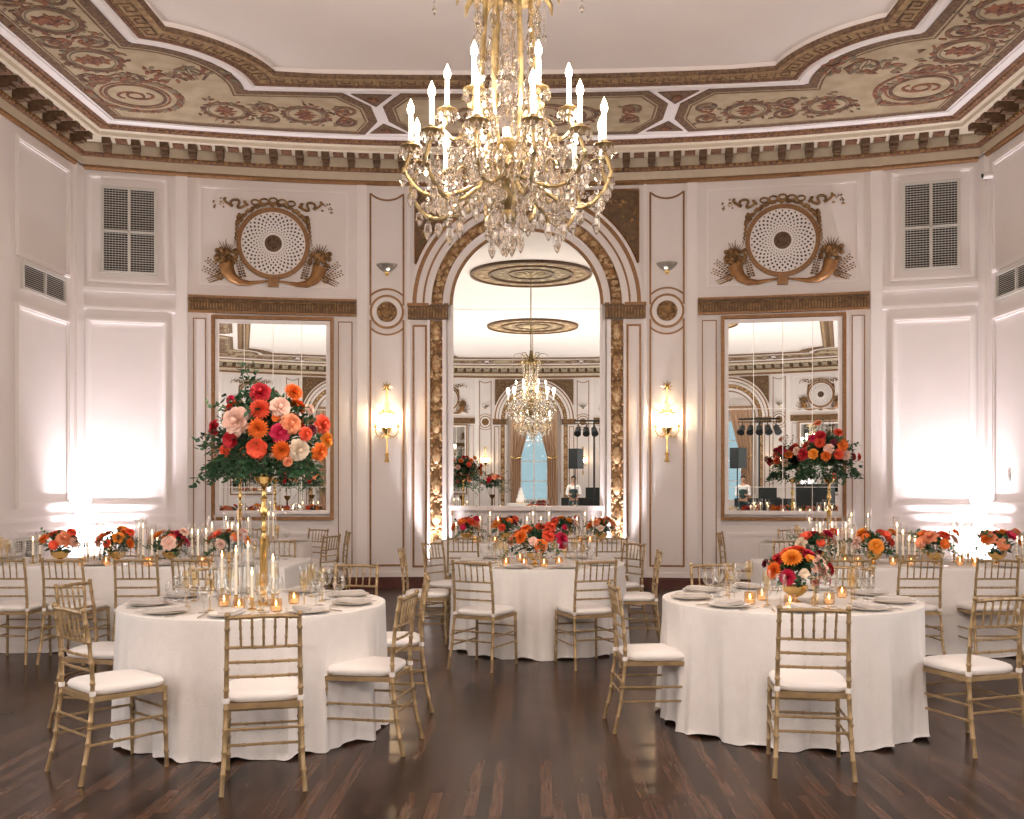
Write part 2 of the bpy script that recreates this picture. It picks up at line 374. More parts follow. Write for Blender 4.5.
# ---------------- mouldings on the curved walls (mirrored about the room axis)
zc = 6.10
def sym(u0, u1): return ((u0, u1), (-u1, -u0))
vL = 0
def PX(px): return abs(U(px)) 
L_ = lambda a, b: (-PX(a), -PX(b))
gold_line_w = .028
for fn, side in ((wback, 'back'), (wopp, 'front')):
    white = MB(); gl = MB(); band = MB(); roundw = MB(); bandb = MB()
    # vent bay (85..170), mirror bay (190..356), pilaster (371..403)
    for (u0, u1) in sym(-PX(87), -PX(169)): wmould(white, u0, u1, ZB(128, 284), ZB(128, 176), fn)
    for (u0, u1) in sym(-PX(86), -PX(168)): wmould(white, u0, u1, ZB(128, 508), ZB(128, 319), fn, .075); wmould(white, u0, u1, .28, .98, fn, .05)
    for (u0, u1) in sym(-PX(81), -PX(176)):
        wbox(white, u0, u1, ZB(128, 293), ZB(128, 289), 0, .035, fn); wbox(white, u0, u1, ZB(128, 311), ZB(128, 308), 0, .03, fn)
    for (u0, u1) in sym(-PX(66), -PX(80)): wbox(white, u0, u1, 0, zc, 0, .05, fn)
    for (u0, u1) in sym(-PX(176), -PX(187.5)): wbox(white, u0, u1, 0, zc, 0, .03, fn)
    for (u0, u1) in sym(-PX(357), -PX(367)): wbox(white, u0, u1, .2, zc, 0, .02, fn)
    for (u0, u1) in sym(-PX(407), -PX(410)): wbox(white, u0, u1, .2, zc, 0, .03, fn)
    # chair rail and lower panels
    for (u0, u1) in sym(-6.3, -PX(187)): wbox(white, u0, u1, 1.08, 1.13, 0, .018, fn)
    for (u0, u1) in sym(-PX(216), -PX(329)): wmould(white, u0, u1, .3, ZB(270, 532), fn, .05)
    for (u0, u1) in sym(-PX(206), -PX(338)): wbox(white, u0, u1, ZB(270, 524), ZB(270, 519.5), 0, .03, fn)
    # shallow raised panel round the roundel
    for (u0, u1) in sym(-PX(199), -PX(348)): wframe(white, u0, u1, ZB(270, 287), ZB(270, 189), .03, 0, .012, fn)
    # gold bands
    for (u0, u1) in sym(-PX(188.5), -PX(356.5)):
        za, zb_ = ZB(270, 314), ZB(270, 300)
        wbox(bandb, u0, u1, za, zb_, 0, .045, fn, .12)
        wbox(gl, u0, u1, zb_, zb_ + .03, 0, .07, fn, .2); wbox(gl, u0, u1, za - .012, za + .02, 0, .06, fn, .2)
        n = 58
        for i in range(n):
            uu = u0 + (u1 - u0) * (i + .5) / n; wbox(band, uu - .011, uu + .008, za + .03, zb_ - .075, .045, .066, fn, 9); blob0(band, fn, uu, zb_ - .05, .02, .05)
    # thin gold strips beside the mirrors
    for a, b in ((193, 206), (338, 352.5)):
        for (u0, u1) in sym(-PX(a), -PX(b)): wframe(gl, u0, u1, .30, ZB(270, 320), .014, 0, .01, fn)
    # pilaster gold lines with concave ends
    cu, cz, rr = -PX(387), ZB(387, 312), .255
    for sg in (1, -1):
        c_ = cu * sg; hw = .245
        for (z0, z1, kind) in ((ZB(387, 297.5) + .0, ZB(387, 194), 'top'), (.32, ZB(387, 328), 'low')):
            for su in (-1, 1): wbox(gl, c_ + su * hw - gold_line_w / 2, c_ + su * hw + gold_line_w / 2, z0 - (.12 if kind == 'top' else 0), z1 + (0 if kind == 'top' else .12), 0, .014, fn, 9)
        wbox(gl, c_ - hw, c_ + hw, .32, .32 + gold_line_w, 0, .014, fn, 9)
        # arcs: around the roundel (top and bottom) and a dip at the top
        a = math.acos(hw / (rr + .09))
        arc_ring(gl, c_, cz, rr + .075, rr + .1, a, PI - a, 0, .014, fn, 14); arc_ring(gl, c_, cz, rr + .075, rr + .1, PI + a, 2 * PI - a, 0, .014, fn, 14)
        zt = ZB(387, 194); rd = .36; aa = math.asin(hw / rd)
        arc_ring(gl, c_, zt + rd * math.cos(aa), rd - .012, rd + .014, -PI / 2 - aa, -PI / 2 + aa, 0, .014, fn, 14)
        arc_ring(gl, c_, cz, .222, .255, 0, 2 * PI, 0, .03, fn, 32)
        arc_ring(roundw, c_, cz, .16, .222, 0, 2 * PI, 0, .02, fn, 32)
        for q in range(5): arc_ring(band, c_, cz, .03 * q, .03 * q + .03, 0, 2 * PI, 0, .05 - .007 * q, fn, 20)
        for q in range(12):
            w = 2 * PI * q / 12; k0 = len(band.v)
            band.ball((c_ + .105 * math.cos(w), cz + .105 * math.sin(w), .03), .026, 6, 4)
            for i in range(k0, len(band.v)): band.v[i] = fn(*band.v[i])
        # narrow gold framed strip next to the arch (412..427)
        ca, cb = sorted((-PX(412.5) * sg, -PX(427) * sg)); wframe(gl, ca, cb, .30, ZB(420, 325), .03, 0, .014, fn)
        # impost block
        ia, ib = sorted((-PX(408) * sg, -PX(448) * sg)); zi0, zi1 = ZB(428, 320), ZB(428, 305)
        wbox(bandb, ia, ib, zi0, zi1, 0, .07, fn, .2); wbox(gl, ia - .01, ib + .01, zi1 - .03, zi1 + .015, 0, .09, fn, .3)
        ja, jb = sorted((-PX(430) * sg, -PX(448) * sg)); wbox(bandb, ja, jb, zi0 - .01, zi1 - .01, .07, .12, fn, .3)
        for i in range(13): uu = ia + (ib - ia) * (i + .5) / 13; wbox(band, uu - .012, uu + .012, zi0 + .02, zi1 - .05, .07, .135 if ja < uu < jb else .085, fn, 9)
        # white jamb mouldings beside the arch opening
        for a_, b_, o_ in ((427.5, 430, .10), (442.5, 446.5, .10), (448, 452, .06)):
            p, q = sorted((-PX(a_) * sg, -PX(b_) * sg)); wbox(white, p, q, .0, zi0 - .01, 0, o_, fn, 9)
    # arch rings
    s = zi1 + .0; c0 = 0
    rin = abs(U(453.3)); k = 1.0
    def rad(px): return abs(U(px))
    for a_, b_, m_, o_ in ((452.5, 449.8, 'g', .075), (449.8, 444, 'w', .06), (444, 443, 'w', .11), (431.5, 429, 'w', .12), (429, 424.8, 'w', .08), (424.8, 422.8, 'g', .085), (422.8, 416.5, 'w', .06), (416.5, 412.6, 'g', .075), (412.6, 409.5, 'w', .06)):
        arc_ring(gl if m_ == 'g' else white, 0, ZSP, rad(a_), rad(b_), 0, PI, 0, o_, fn, 56)
    wbox(gl, -rad(452.5) - .02, -rad(452.5), 1.08, ZSP, 0, .08, fn); wbox(gl, rad(452.5), rad(452.5) + .02, 1.08, ZSP, 0, .08, fn)
    S(nt(), white, 'mould'); S(nt(), gl, 'goldline'); S(nt(), bandb, 'relief_dark')
    o = S(nt(), band, 'relief'); S(nt(), roundw, 'mould')
    # ornate ring and ornate jamb strips
    orn = MB(); arc_ring(orn, 0, ZSP, rad(443), rad(431.5), 0, PI, 0, .05, fn, 56)
    for sg in (1, -1):
        a_, b_ = sorted((-PX(430.5) * sg, -PX(442.5) * sg)); wbox(orn, a_, b_, .2, zi0 - .02, 0, .045, fn, 9)
    S(nt(), orn, 'relief')
    orl = MB(); r_ = random.Random(3)
    rm = (rad(443) + rad(431.5)) / 2; hwid = abs(rad(443) - rad(431.5)) / 2
    def blob(u, z, r, e=.6, m=orl, o=.05):
        k0 = len(m.v); m.ball((u, z, o), r, 7, 5, (1, 1, e))
        for i in range(k0, len(m.v)): m.v[i] = fn(*m.v[i])
    for i in range(46):
        a = PI * (i + .5) / 46
        for q in range(4): blob((rm + r_.uniform(-1, 1) * hwid * .8) * math.cos(a + r_.uniform(-.03, .03)), ZSP + (rm + r_.uniform(-1, 1) * hwid * .8) * math.sin(a), r_.uniform(.02, .045))
    for sg in (1, -1):
        uc = -(PX(430.5) + PX(442.5)) / 2 * sg
        z = .4; j = 0
        while z < zi0 - .12:
            # vase / oval medallion then foliage clumps
            k0 = len(orl.v); orl.ball((uc, z + .2, .045), .11, 10, 8, (.62, 1.25, .4))
            for i in range(k0, len(orl.v)): orl.v[i] = fn(*orl.v[i])
            for q in range(16):
                blob(uc + r_.uniform(-.085, .085), z - .04 + r_.uniform(0, .12), r_.uniform(.014, .03))
            for q in range(10): blob(uc + r_.choice((-1, 1)) * r_.uniform(.06, .09), z + r_.uniform(.06, .4), r_.uniform(.012, .022))
            z += .46
    S(nt(), orl, 'relief_light', True)
    # spandrels
    sp = MB(); spg = MB(); spb = MB(); ro = rad(408)
    ut, zt = rad(415.5), ZB(430, 192)
    for sg in (1, -1):
        poly = []; 
        a0 = math.acos(min(1, ut / ro)); a1 = math.asin(min(1, (zt - ZSP) / ro)) if zt - ZSP < ro else PI / 2 - .12
        a1 = min(a1, PI / 2 - .25)
        for q in range(15):
            a = a0 + (a1 - a0) * q / 14; poly.append((ro * math.cos(a) * sg, ZSP + ro * math.sin(a)))
        poly.append((ro * math.cos(a1) * sg, zt)); poly.append((ut * sg, zt))
        t = MB(); t.prism(poly, 0, .03); t.map(lambda x, y, z: fn(x, y, z)); spb.add(t.v, t.f)
        P2 = poly + [poly[0]]
        for (p, q) in zip(P2, P2[1:]):
            spg.tube([fn(p[0], p[1], .035), fn(q[0], q[1], .035)], .016, 4)
        for q in range(110):
            uu = ut * sg * r_.uniform(.35, .97); z_ = zt - r_.uniform(.03, .9)
            if math.hypot(uu, z_ - ZSP) > ro + .05: blob(uu, z_, r_.uniform(.015, .035), .5, sp, .03)
    S(nt(), sp, 'relief'); S(nt(), spb, 'relief_dark'); S(nt(), spg, 'goldline')
    # baseboard
    bb = MB(); 
    if side == 'back': wbox(bb, -W, W, 0, .13, 0, .04, fn); wbox(bb, -W, W, .13, .16, 0, .028, fn)
    else:
        wbox(bb, -W, W, 0, .16, 0, .04, fn)
    bb.build('baseboard_' + side, 'mahogany', None, False, kind='structure')
    wm = MB(); wbox(wm, -W, W, .16, .24, 0, .02, fn); S(nt(), wm, 'mould')

# side-wall mouldings
ysideL = lambda px: hit_side(px)[0]
for fn, nm in ((wleft, 'left'), (wright, 'right')):
    white = MB()
    ya, yb = ysideL(15), ysideL(69)
    d15 = hit_side(15)[1]
    zt1, zb1 = zat(133, d15), zat(254.6, d15)
    panels = [(ya, yb)] + [(ya - (yb - ya) * 1.12 * k - .6, ya - (yb - ya) * 1.12 * k + (yb - ya) - .6) for k in (2, 4)]
    for (a, b) in panels:
        wmould(white, a, b, zb1, zt1, fn, .07)
        wmould(white, a, b, zat(509, d15), zat(301, d15), fn, .08)
        wmould(white, a, b, .28, .98, fn, .05)
    for (a, b) in ADDED_WINS: wframe(white, a - .12, b + .12, .68, 4.32, .12, 0, .05, fn)
    wbox(white, YO, YC, 1.08, 1.13, 0, .018, fn, 99)
    wbox(white, yb + .14, YC, 0, zc, 0, .05, fn, 99)
    S(nt(), white, 'mould')
    bb = MB(); wbox(bb, YO, YC, 0, .13, 0, .04, fn, 99); bb.build('baseboard_' + nm, 'mahogany', None, False, kind='structure')

# ---------------- cornice: profile swept along the wall loop
def wall_loop(p, nb=28, ns=10):
    r = RB - p; w = W - p
    yc = CYB + math.sqrt(r * r - w * w)
    out = []
    for i in range(nb + 1):
        u = w - 2 * w * i / nb; out.append((u, CYB + math.sqrt(r * r - u * u)))
    yo = 2 * YM - yc
    for i in range(1, ns): out.append((-w, yc + (yo - yc) * i / ns))
    for i in range(nb + 1):
        u = -w + 2 * w * i / nb; out.append((u, 2 * YM - (CYB + math.sqrt(r * r - u * u))))
    for i in range(1, ns): out.append((w, yo + (yc - yo) * i / ns))
    return out
def sweep(mb, loopfn, prof):
    k = None; vs = []; fs = []
    loops = [[(x, y, z) for x, y in loopfn(p)] for p, z in prof]
    n = len(loops[0])
    for l in loops: vs += l
    for j in range(len(loops) - 1):
        for i in range(n): fs.append((j * n + i, j * n + (i + 1) % n, (j + 1) * n + (i + 1) % n, (j + 1) * n + i))
    mb.add(vs, fs); return mb
ZS = 6.56
for prof, m_ in (([(0, zc - .07), (.03, zc - .07), (.05, zc - .045), (.05, zc - .02), (.02, zc)], 'goldline'),
                 ([(.02, zc - .02), (.03, 6.22)], 'corn_cream'),
                 ([(.02, 6.215), (.07, 6.215), (.09, 6.25), (.09, 6.265), (.05, 6.27)], 'brownred'),
                 ([(.05, 6.265), (.06, 6.41), (.36, 6.415)], 'corn_cream'),
                 ([(.36, 6.41), (.38, 6.42), (.39, 6.47), (.42, 6.49), (.43, 6.50)], 'corn_cream'),
                 ([(.43, 6.49), (.45, 6.49), (.53, 6.545), (.56, 6.545)], 'brownred'),
                 ([(.56, 6.54), (.57, 6.525), (.64, 6.525), (.66, 6.54), (.66, ZS)], 'mould')):
    mb = MB(); sweep(mb, wall_loop, prof); S(nt(), mb, m_, True)
# brackets and bead courses along back/front/side walls
br = MB(); bead = MB(); soff = MB()
def courses(fn, u0, u1, sp):
    n = int(abs(u1 - u0) / sp); 
    for i in range(n + 1):
        u = u0 + (u1 - u0) * i / n
        wbox(br, u - .055, u + .055, 6.33, 6.41, .05, .33, fn, 9)
        wbox(br, u - .045, u + .045, 6.27, 6.34, .05, .20, fn, 9)
        wbox(br, u - .05, u + .05, 6.285, 6.33, .20, .25, fn, 9)
        if i < n:
            um = u + (u1 - u0) / n / 2
            wbox(soff, um - .075, um + .075, 6.395, 6.412, .13, .31, fn, 9)
    m = int(abs(u1 - u0) / .085)
    for i in range(m):
        u = u0 + (u1 - u0) * (i + .5) / m
        wbox(bead, u - .026, u + .026, 6.222, 6.262, .08, .105, fn, 9)
        wbox(bead, u - .03, u + .03, 6.505, 6.54, .46, .50, fn, 9)
courses(wback, -W + .35, W - .35, .37); courses(wopp, -W + .35, W - .35, .37)
courses(wleft, YO + .4, YC - .4, .37); courses(wright, YO + .4, YC - .4, .37)
S(nt(), br, 'corn_dark'); S(nt(), bead, 'relief'); S(nt(), soff, 'brownred')

# ---------------- soffit and central opening
def open_loop(o):
    w = 4.35 - o; r = 1.32 + o; cx, cy = 4.75, 12.3
    dx = cx - w; ay = cy - math.sqrt(r * r - dx * dx); a_start = math.atan2(ay - cy, -(w) + cx)
    yb0 = 12.42 - o; a_end = math.asin((yb0 - cy) / r)
    q = [(-w, YM + (ay - YM) * i / 4) for i in range(1, 4)]
    for i in range(17):
        a = a_start + (a_end - a_start) * i / 16; q.append((-cx + r * math.cos(a), cy + r * math.sin(a)))
    xb = q[-1][0]
    for i in range(1, 7):
        x = xb * (1 - i / 6); q.append((x, 12.6 - o - (12.6 - 12.42) * (x / 3.43) ** 2))
    back = q + [(-x, y) for x, y in reversed(q[:-1])]
    return [(-w, YM)] + back + [(w, YM)] + [(x, 2 * YM - y) for x, y in reversed(back)]
outer = wall_loop(.0); inner = open_loop(0.0)
tr = tessellate_polygon([[Vector((x, y, 0)) for x, y in outer], [Vector((x, y, 0)) for x, y in inner]])
vs = [(x, y, ZS) for x, y in outer + inner]; mb = MB(); mb.add(vs, [tuple(t) for t in tr]); S('ceiling_soffit', mb, 'mould')
for prof, m_ in (([(-.05, ZS), (-.05, 6.53), (.04, 6.52), (.06, 6.55)], 'mould'),
                 ([(.06, 6.55), (.08, 6.535), (.11, 6.535), (.12, 6.55)], 'brownred'),
                 ([(.12, 6.55), (.33, 6.555)], 'key'),
                 ([(.33, 6.555), (.34, 6.525), (.39, 6.515), (.44, 6.53), (.45, 6.56)], 'key'),
                 ([(.325, 6.552), (.33, 6.53), (.345, 6.53), (.35, 6.54)], 'field_dark'),
                 ([(.42, 6.522), (.43, 6.512), (.455, 6.53), (.46, 6.56)], 'field_dark'),
                 ([(.455, 6.555), (.45, 6.58), (.44, 6.63)], 'ceil')):
    mb = MB(); sweep(mb, open_loop, prof); S(nt(), mb, m_, True)
mb = MB(); mb.box((0, YM, 6.635), (2 * W, 2 * (D0 - YM) + .4, .03)); S('ceiling', mb, 'ceil')
# greek key motifs on the band
kb = MB(); lp = open_loop(.225); n = len(lp)
acc = []; 
for i in range(n):
    a, b = Vector(lp[i]), Vector(lp[(i + 1) % n]); acc.append((a, b))
dist = 0; nxt = .13
for a, b in acc:
    L = (b - a).length; t = (b - a).normalized() if L > 1e-6 else Vector((1, 0)); nn = Vector((-t.y, t.x))
    while nxt < dist + L:
        p = a + t * (nxt - dist)
        T = Matrix(((t.x, nn.x, 0, p.x), (t.y, nn.y, 0, p.y), (0, 0, 1, 6.548), (0, 0, 0, 1)))
        for (x, y, sx, sy) in ((0, .085, .24, .016), (-.1, 0, .016, .17), (-.01, -.075, .17, .016), (.07, -.02, .016, .11), (.02, .03, .1, .016), (-.03, .0, .016, .06)):
            kb.box((x, y, 0), (sx, sy, .008), T)
        nxt += .27
    dist += L
S(nt(), kb, 'field_dark')

# painted panels
def inset(poly, d):
    n = len(poly); out = []
    A = sum(poly[i][0] * poly[(i + 1) % n][1] - poly[(i + 1) % n][0] * poly[i][1] for i in range(n))
    sgn = 1 if A > 0 else -1
    for i in range(n):
        p0, p1, p2 = Vector(poly[i - 1]), Vector(poly[i]), Vector(poly[(i + 1) % n])
        a = (p1 - p0).normalized(); b = (p2 - p1).normalized()
        n1 = Vector((-a.y, a.x)) * sgn; n2 = Vector((-b.y, b.x)) * sgn
        m = n1 + n2; m = m.normalized() if m.length > 1e-6 else n1
        k = max(.35, m.dot(n1)); out.append(tuple(p1 + m * (d / k)))
    return out
pan0 = MB(); pan1 = MB(); pan2 = MB(); pan3 = MB(); scr = MB(); scr2 = MB(); scr3 = MB()
def panel(poly):
    pan0.prism(poly, 6.548, 6.559); pan1.prism(inset(poly, .12), 6.545, 6.55); pan2.prism(inset(poly, .14), 6.542, 6.546); pan3.prism(inset(poly, .165), 6.539, 6.543)
ZP = 6.537
jzr = random.Random(4)
def jz(): return jzr.uniform(.001, .009)
def ribbon(pts, w, m=None):
    m = m or scr; n = len(pts); vs = []; fs = []; jq = jz()
    for i, p in enumerate(pts):
        a = Vector(pts[max(0, i - 1)]); b = Vector(pts[min(n - 1, i + 1)]); t = (b - a); t = t.normalized() if t.length > 1e-9 else Vector((1, 0)); q = Vector((-t.y, t.x))
        ww = w * (0.35 + .65 * math.sin(PI * min(1, .12 + .88 * i / (n - 1)))) / 2
        for s_ in (-1, 1):
            for z in (ZP + .004, ZP - .001 - jq): vs.append((p[0] + q.x * ww * s_, p[1] + q.y * ww * s_, z))
    for i in range(n - 1):
        k = i * 4
        fs += [(k + 1, k + 5, k + 7, k + 3), (k, k + 1, k + 5, k + 4), (k + 2, k + 6, k + 7, k + 3)]
    m.add(vs, fs)
def spiral(c, r, turns, sgn, a0, w, m=None):
    n = int(20 * turns); ribbon([(c[0] + r * (1 - .85 * i / n) * math.cos(a0 + sgn * 2 * PI * turns * i / n), c[1] + r * (1 - .85 * i / n) * math.sin(a0 + sgn * 2 * PI * turns * i / n)) for i in range(n + 1)], w, m)
def leafp(c, a, L, w, m=None):
    m = m or scr3; ca, sa = math.cos(a), math.sin(a)
    pts = [(0, 0), (L * .3, w), (L * .7, w * .7), (L, 0), (L * .7, -w * .7), (L * .3, -w)]
    m.prism([(c[0] + x * ca - y * sa, c[1] + x * sa + y * ca) for x, y in pts], ZP - .001 - jz(), ZP + .003)
def rosette(c, r, n=7, m=None):
    for i in range(n): leafp(c, 2 * PI * i / n, r, r * .3, m or scr2)
    leafp(c, .3, r * .4, r * .3, scr3)
rs = random.Random(12)
def circ(c, r, w, m=None, n=36, ex=1.0): ribbon2([(c[0] + r * ex * math.cos(2 * PI * i / n), c[1] + r * math.sin(2 * PI * i / n)) for i in range(n + 1)], w, m)
def ribbon2(pts, w, m=None):
    m = m or scr; n = len(pts); vs = []; fs = []; jq = jz()
    for i, p in enumerate(pts):
        a = Vector(pts[i - 1 if i else n - 2]); b = Vector(pts[(i + 1) if i < n - 1 else 1]); t = (b - a).normalized(); q = Vector((-t.y, t.x))
        for s_ in (-1, 1):
            for z in (ZP + .004, ZP - .001 - jq): vs.append((p[0] + q.x * w / 2 * s_, p[1] + q.y * w / 2 * s_, z))
    for i in range(n - 1):
        k = i * 4; fs += [(k + 1, k + 5, k + 7, k + 3), (k, k + 1, k + 5, k + 4), (k + 2, k + 6, k + 7, k + 3)]
    m.add(vs, fs)
def arabesque(p0, p1, half, last=True):
    """wreaths with rosettes joined by scrolls, from p0 to p1 along an axis"""
    a, b = Vector(p0), Vector(p1); t = (b - a).normalized(); q = Vector((-t.y, t.x)); L = (b - a).length
    n = max(1, round(L / 1.15)); 
    for i in range(n):
        c = a + t * (L * (i + .5) / n); h = half
        circ(c, h * .62, .06, scr, 26); circ(c, h * .50, .02, scr3, 26)
        for k in range(26):
            w = rs.uniform(0, 2 * PI); q0 = rs.uniform(.66, .98); leafp((c.x + h * q0 * math.cos(w), c.y + h * q0 * math.sin(w)), rs.uniform(0, 2 * PI), h * .2, .02, (scr, scr2, scr3)[k % 3])
        for k in range(18):
            w = 2 * PI * k / 18; leafp((c.x + h * .62 * math.cos(w), c.y + h * .62 * math.sin(w)), w + .9, h * .17, .022, scr3 if k % 2 else scr2)
        for s_ in (-1, 1):
            rosette((c.x + q.x * h * .2 * s_ , c.y + q.y * h * .2 * s_), h * .25, 6)
            ang = math.atan2(q.y, q.x)
            e = c + t * (L / n / 2)
            spiral((e.x + q.x * h * .48 * s_, e.y + q.y * h * .48 * s_), h * .36, 1.5, s_, ang + PI * (s_ < 0) + PI, .06)
            spiral((e.x + q.x * h * .25 * s_, e.y + q.y * h * .25 * s_), h * .24, 1.3, -s_, ang, .045, scr2)
            for k in range(9): leafp((e.x + q.x * h * .5 * s_ + rs.uniform(-.16, .16), e.y + q.y * h * .5 * s_ + rs.uniform(-.12, .12)), rs.uniform(0, 2 * PI), h * .2, .03)
            rosette((e.x + q.x * h * .47 * s_, e.y + q.y * h * .47 * s_), h * .12, 5)
        for k in range(4): leafp(c, math.atan2(t.y, t.x) + k * PI / 2, h * .33, .035, scr2)
for sx in (1, -1):
    for sy in (1, -1):
        def X(p): return (p[0] * sx, p[1] if sy > 0 else 2 * YM - p[1])
        # corner panel
        lp = open_loop(-.10); corner = [p for p in lp if p[0] < -.01 and p[1] > 7.6 and p[0] > -9]
        arc = [p for p in corner if p[0] < -2.35]
        wl = [p for p in wall_loop(.70) if p[0] < -2.3 and p[1] > 12]
        poly = [(-W + .7, 7.9), (-5.05, 7.4), (-4.45, 7.9)] + [p for p in arc if p[1] > 10.9] + [(-2.32, 12.66), (-2.04, 13.12), (-2.04, 13.66)]
        wc = RB - .70; yw = lambda x: CYB + math.sqrt(wc * wc - x * x)
        poly += [(-2.3, yw(-2.3)), (-3.4, yw(-3.4)), (-4.5, yw(-4.5)), (-W + .7, yw(-W + .7))]
        panel([X(p) for p in poly])
        # corner medallion with monogram
        mc = (-4.98, 12.62)
        def Cc(r, w, m=None): circ(X(mc), r, w, m)
        Cc(.36, .045); Cc(.42, .03, scr2); Cc(.55, .05, scr2)
        for k in range(40): w = 2 * PI * k / 40; leafp(X((mc[0] + .5 * math.cos(w), mc[1] + .5 * math.sin(w))), w + 1.0, .17, .04, scr3 if k % 3 else scr2)
        Cc(.10, .035, scr2)
        for s_ in (-1, 1):
            pts = [X((mc[0] + s_ * (.05 + .17 * math.cos(a)), mc[1] + .12 * math.sin(a) * s_)) for a in [(-.25 + 1.15 * i / 12) * PI for i in range(13)]]
            ribbon(pts, .045, scr2)
        # lyre in the lobe
        lc = (-4.05, 11.95)
        ribbon([X((lc[0] + x, lc[1] + y)) for x, y in ((-.1, .2), (-.2, .05), (-.12, -.12), (0, -.2))], .05); ribbon([X((lc[0] + x, lc[1] + y)) for x, y in ((.1, -.25 + .45), (.2, .05), (.12, -.12), (0, -.2))], .05)
        for k in (-.05, 0, .05): ribbon([X((lc[0] + k, lc[1] - .16)), X((lc[0] + k, lc[1] + .18))], .014)
        for k in range(46): leafp(X((lc[0] + rs.uniform(-.5, .5), lc[1] + rs.uniform(-.22, .22))), rs.uniform(0, 2 * PI), .13, .03, scr3 if k % 2 else scr2)
        arabesque(X((-5.05, 8.0)), X((-5.05, 12.05)), .50)
        arabesque(X((-4.5, 13.1)), X((-2.45, 13.42)), .46)
        # side panels
        panel([X(p) for p in [(-W + .7, 7.5), (-5.05, 7.0)][::1] + [(-4.45, 7.5)] + [(-4.45, 2.0), (-5.05, 1.5), (-W + .7, 2.0)]] if False else [X(p) for p in [(-W + .7, 6.9), (-5.05, 7.35), (-4.45, 6.9), (-4.45, 1.45), (-5.05, 1.05), (-W + .7, 1.45)]])
        arabesque(X((-5.05, 1.6)), X((-5.05, 6.9)), .5)
        # little triangles beside the dividers
        pan0.prism([X(p) for p in [(-2.22, 12.68), (-1.70, 12.72), (-1.97, 13.12)]], 6.548, 6.559); pan0.prism([X(p) for p in [(-2.22, 14.12), (-1.70, 14.14), (-1.97, 13.75)]], 6.548, 6.559)
        for p in ((-1.97, 12.86), (-1.97, 14.0)): rosette(X(p), .08, 5)
for sy in (1, -1):
    def X(p): return (p[0], p[1] if sy > 0 else 2 * YM - p[1])
    yw = lambda x: CYB + math.sqrt((RB - .70) ** 2 - x * x)
    panel([X(p) for p in [(-1.58, 12.68), (0, 12.74), (1.58, 12.68), (1.88, 13.12), (1.88, 13.66), (1.58, yw(1.58)), (0, yw(0)), (-1.58, yw(1.58)), (-1.88, 13.66), (-1.88, 13.12)]])
    circ(X((0, 13.45)), .42, .07, scr, 36, 1.9); circ(X((0, 13.45)), .33, .02, scr2, 36, 1.9)
    rosette(X((0, 13.45)), .25, 8)
    arabesque(X((-1.4, 13.42)), X((1.4, 13.42)), .42)
for m_, k_ in ((pan0, 'field_dark'), (pan1, 'field'), (pan2, 'field_dark'), (pan3, 'field'), (scr, 'scroll'), (scr2, 'scroll_red'), (scr3, 'scroll_grey')): S(nt(), m_, k_)
# ================================================================== things on the walls
def wall_frame(u, z, fn, o=0.0):
    """matrix whose X runs along the wall, Y into the room, Z up"""
    p = Vector(fn(u, z, o)); e = Vector(fn(u + .01, z, o)) - p; nn = Vector(fn(u, z, o + .01)) - p
    e.z = 0; e.normalize(); nn.normalize()
    if e.cross(nn).z < 0: e = -e
    return p, math.atan2(e.y, e.x)
# -------- side mirrors
mz0, mz1 = ZB(272, 514), ZB(272, 321)
mu = (PX(214) + PX(331)) / 2; mhw = abs(PX(214) - PX(331)) / 2
def make_side_mirror():
    t = thing('wall_mirror', '', 'mirror'); h = mz1 - mz0
    g = MB(); g.box((0, .012, h / 2), (2 * mhw - .04, .008, h - .04)); g.build('mirror_glass', 'mirror', t, False)
    w = MB(); 
    def fr(m, hw, z0, z1, wd, y0, y1):
        for s_ in (-1, 1): m.box((s_ * (hw - wd / 2), (y0 + y1) / 2, (z0 + z1) / 2), (wd, y1 - y0, z1 - z0))
        for z in (z0 + wd / 2, z1 - wd / 2): m.box((0, (y0 + y1) / 2, z), (2 * hw - 2 * wd, y1 - y0, wd))
    fr(w, mhw, 0, h, .055, 0, .03); w.build('inner_frame', 'mould', t, False)
    q = MB(); fr(q, mhw + .055, -.09, h + .06, .05, 0, .045); q.build('gilt_frame', 'goldline', t, False)
    s_ = MB()
    for k in (.25, .5, .75): s_.box((-mhw + 2 * mhw * k, .017, h / 2), (.009, .003, h - .08))
    for z in (h * .14, h * .54): s_.box((0, .017, z), (2 * mhw - .1, .003, .008))
    s_.build('pane_joint', 'seam', t, False)
    return t
pm = Proto(make_side_mirror())
for fn, sg, lab in ((wback, -1, 'tall gilt framed wall mirror behind the big near bouquet'), (wback, 1, 'tall gilt framed wall mirror right of the arch, reflecting lighting truss and speakers'),
                    (wopp, -1, 'gilt framed mirror on the opposite wall seen only in reflection, nearer the lighting truss'), (wopp, 1, 'gilt framed mirror on the opposite wall seen only in reflection, away from the truss')):
    p, a = wall_frame(mu * sg, mz0, fn, .045); pm.put(p, a + R(2.5) * sg * (1 if fn is wback else -1), lab)
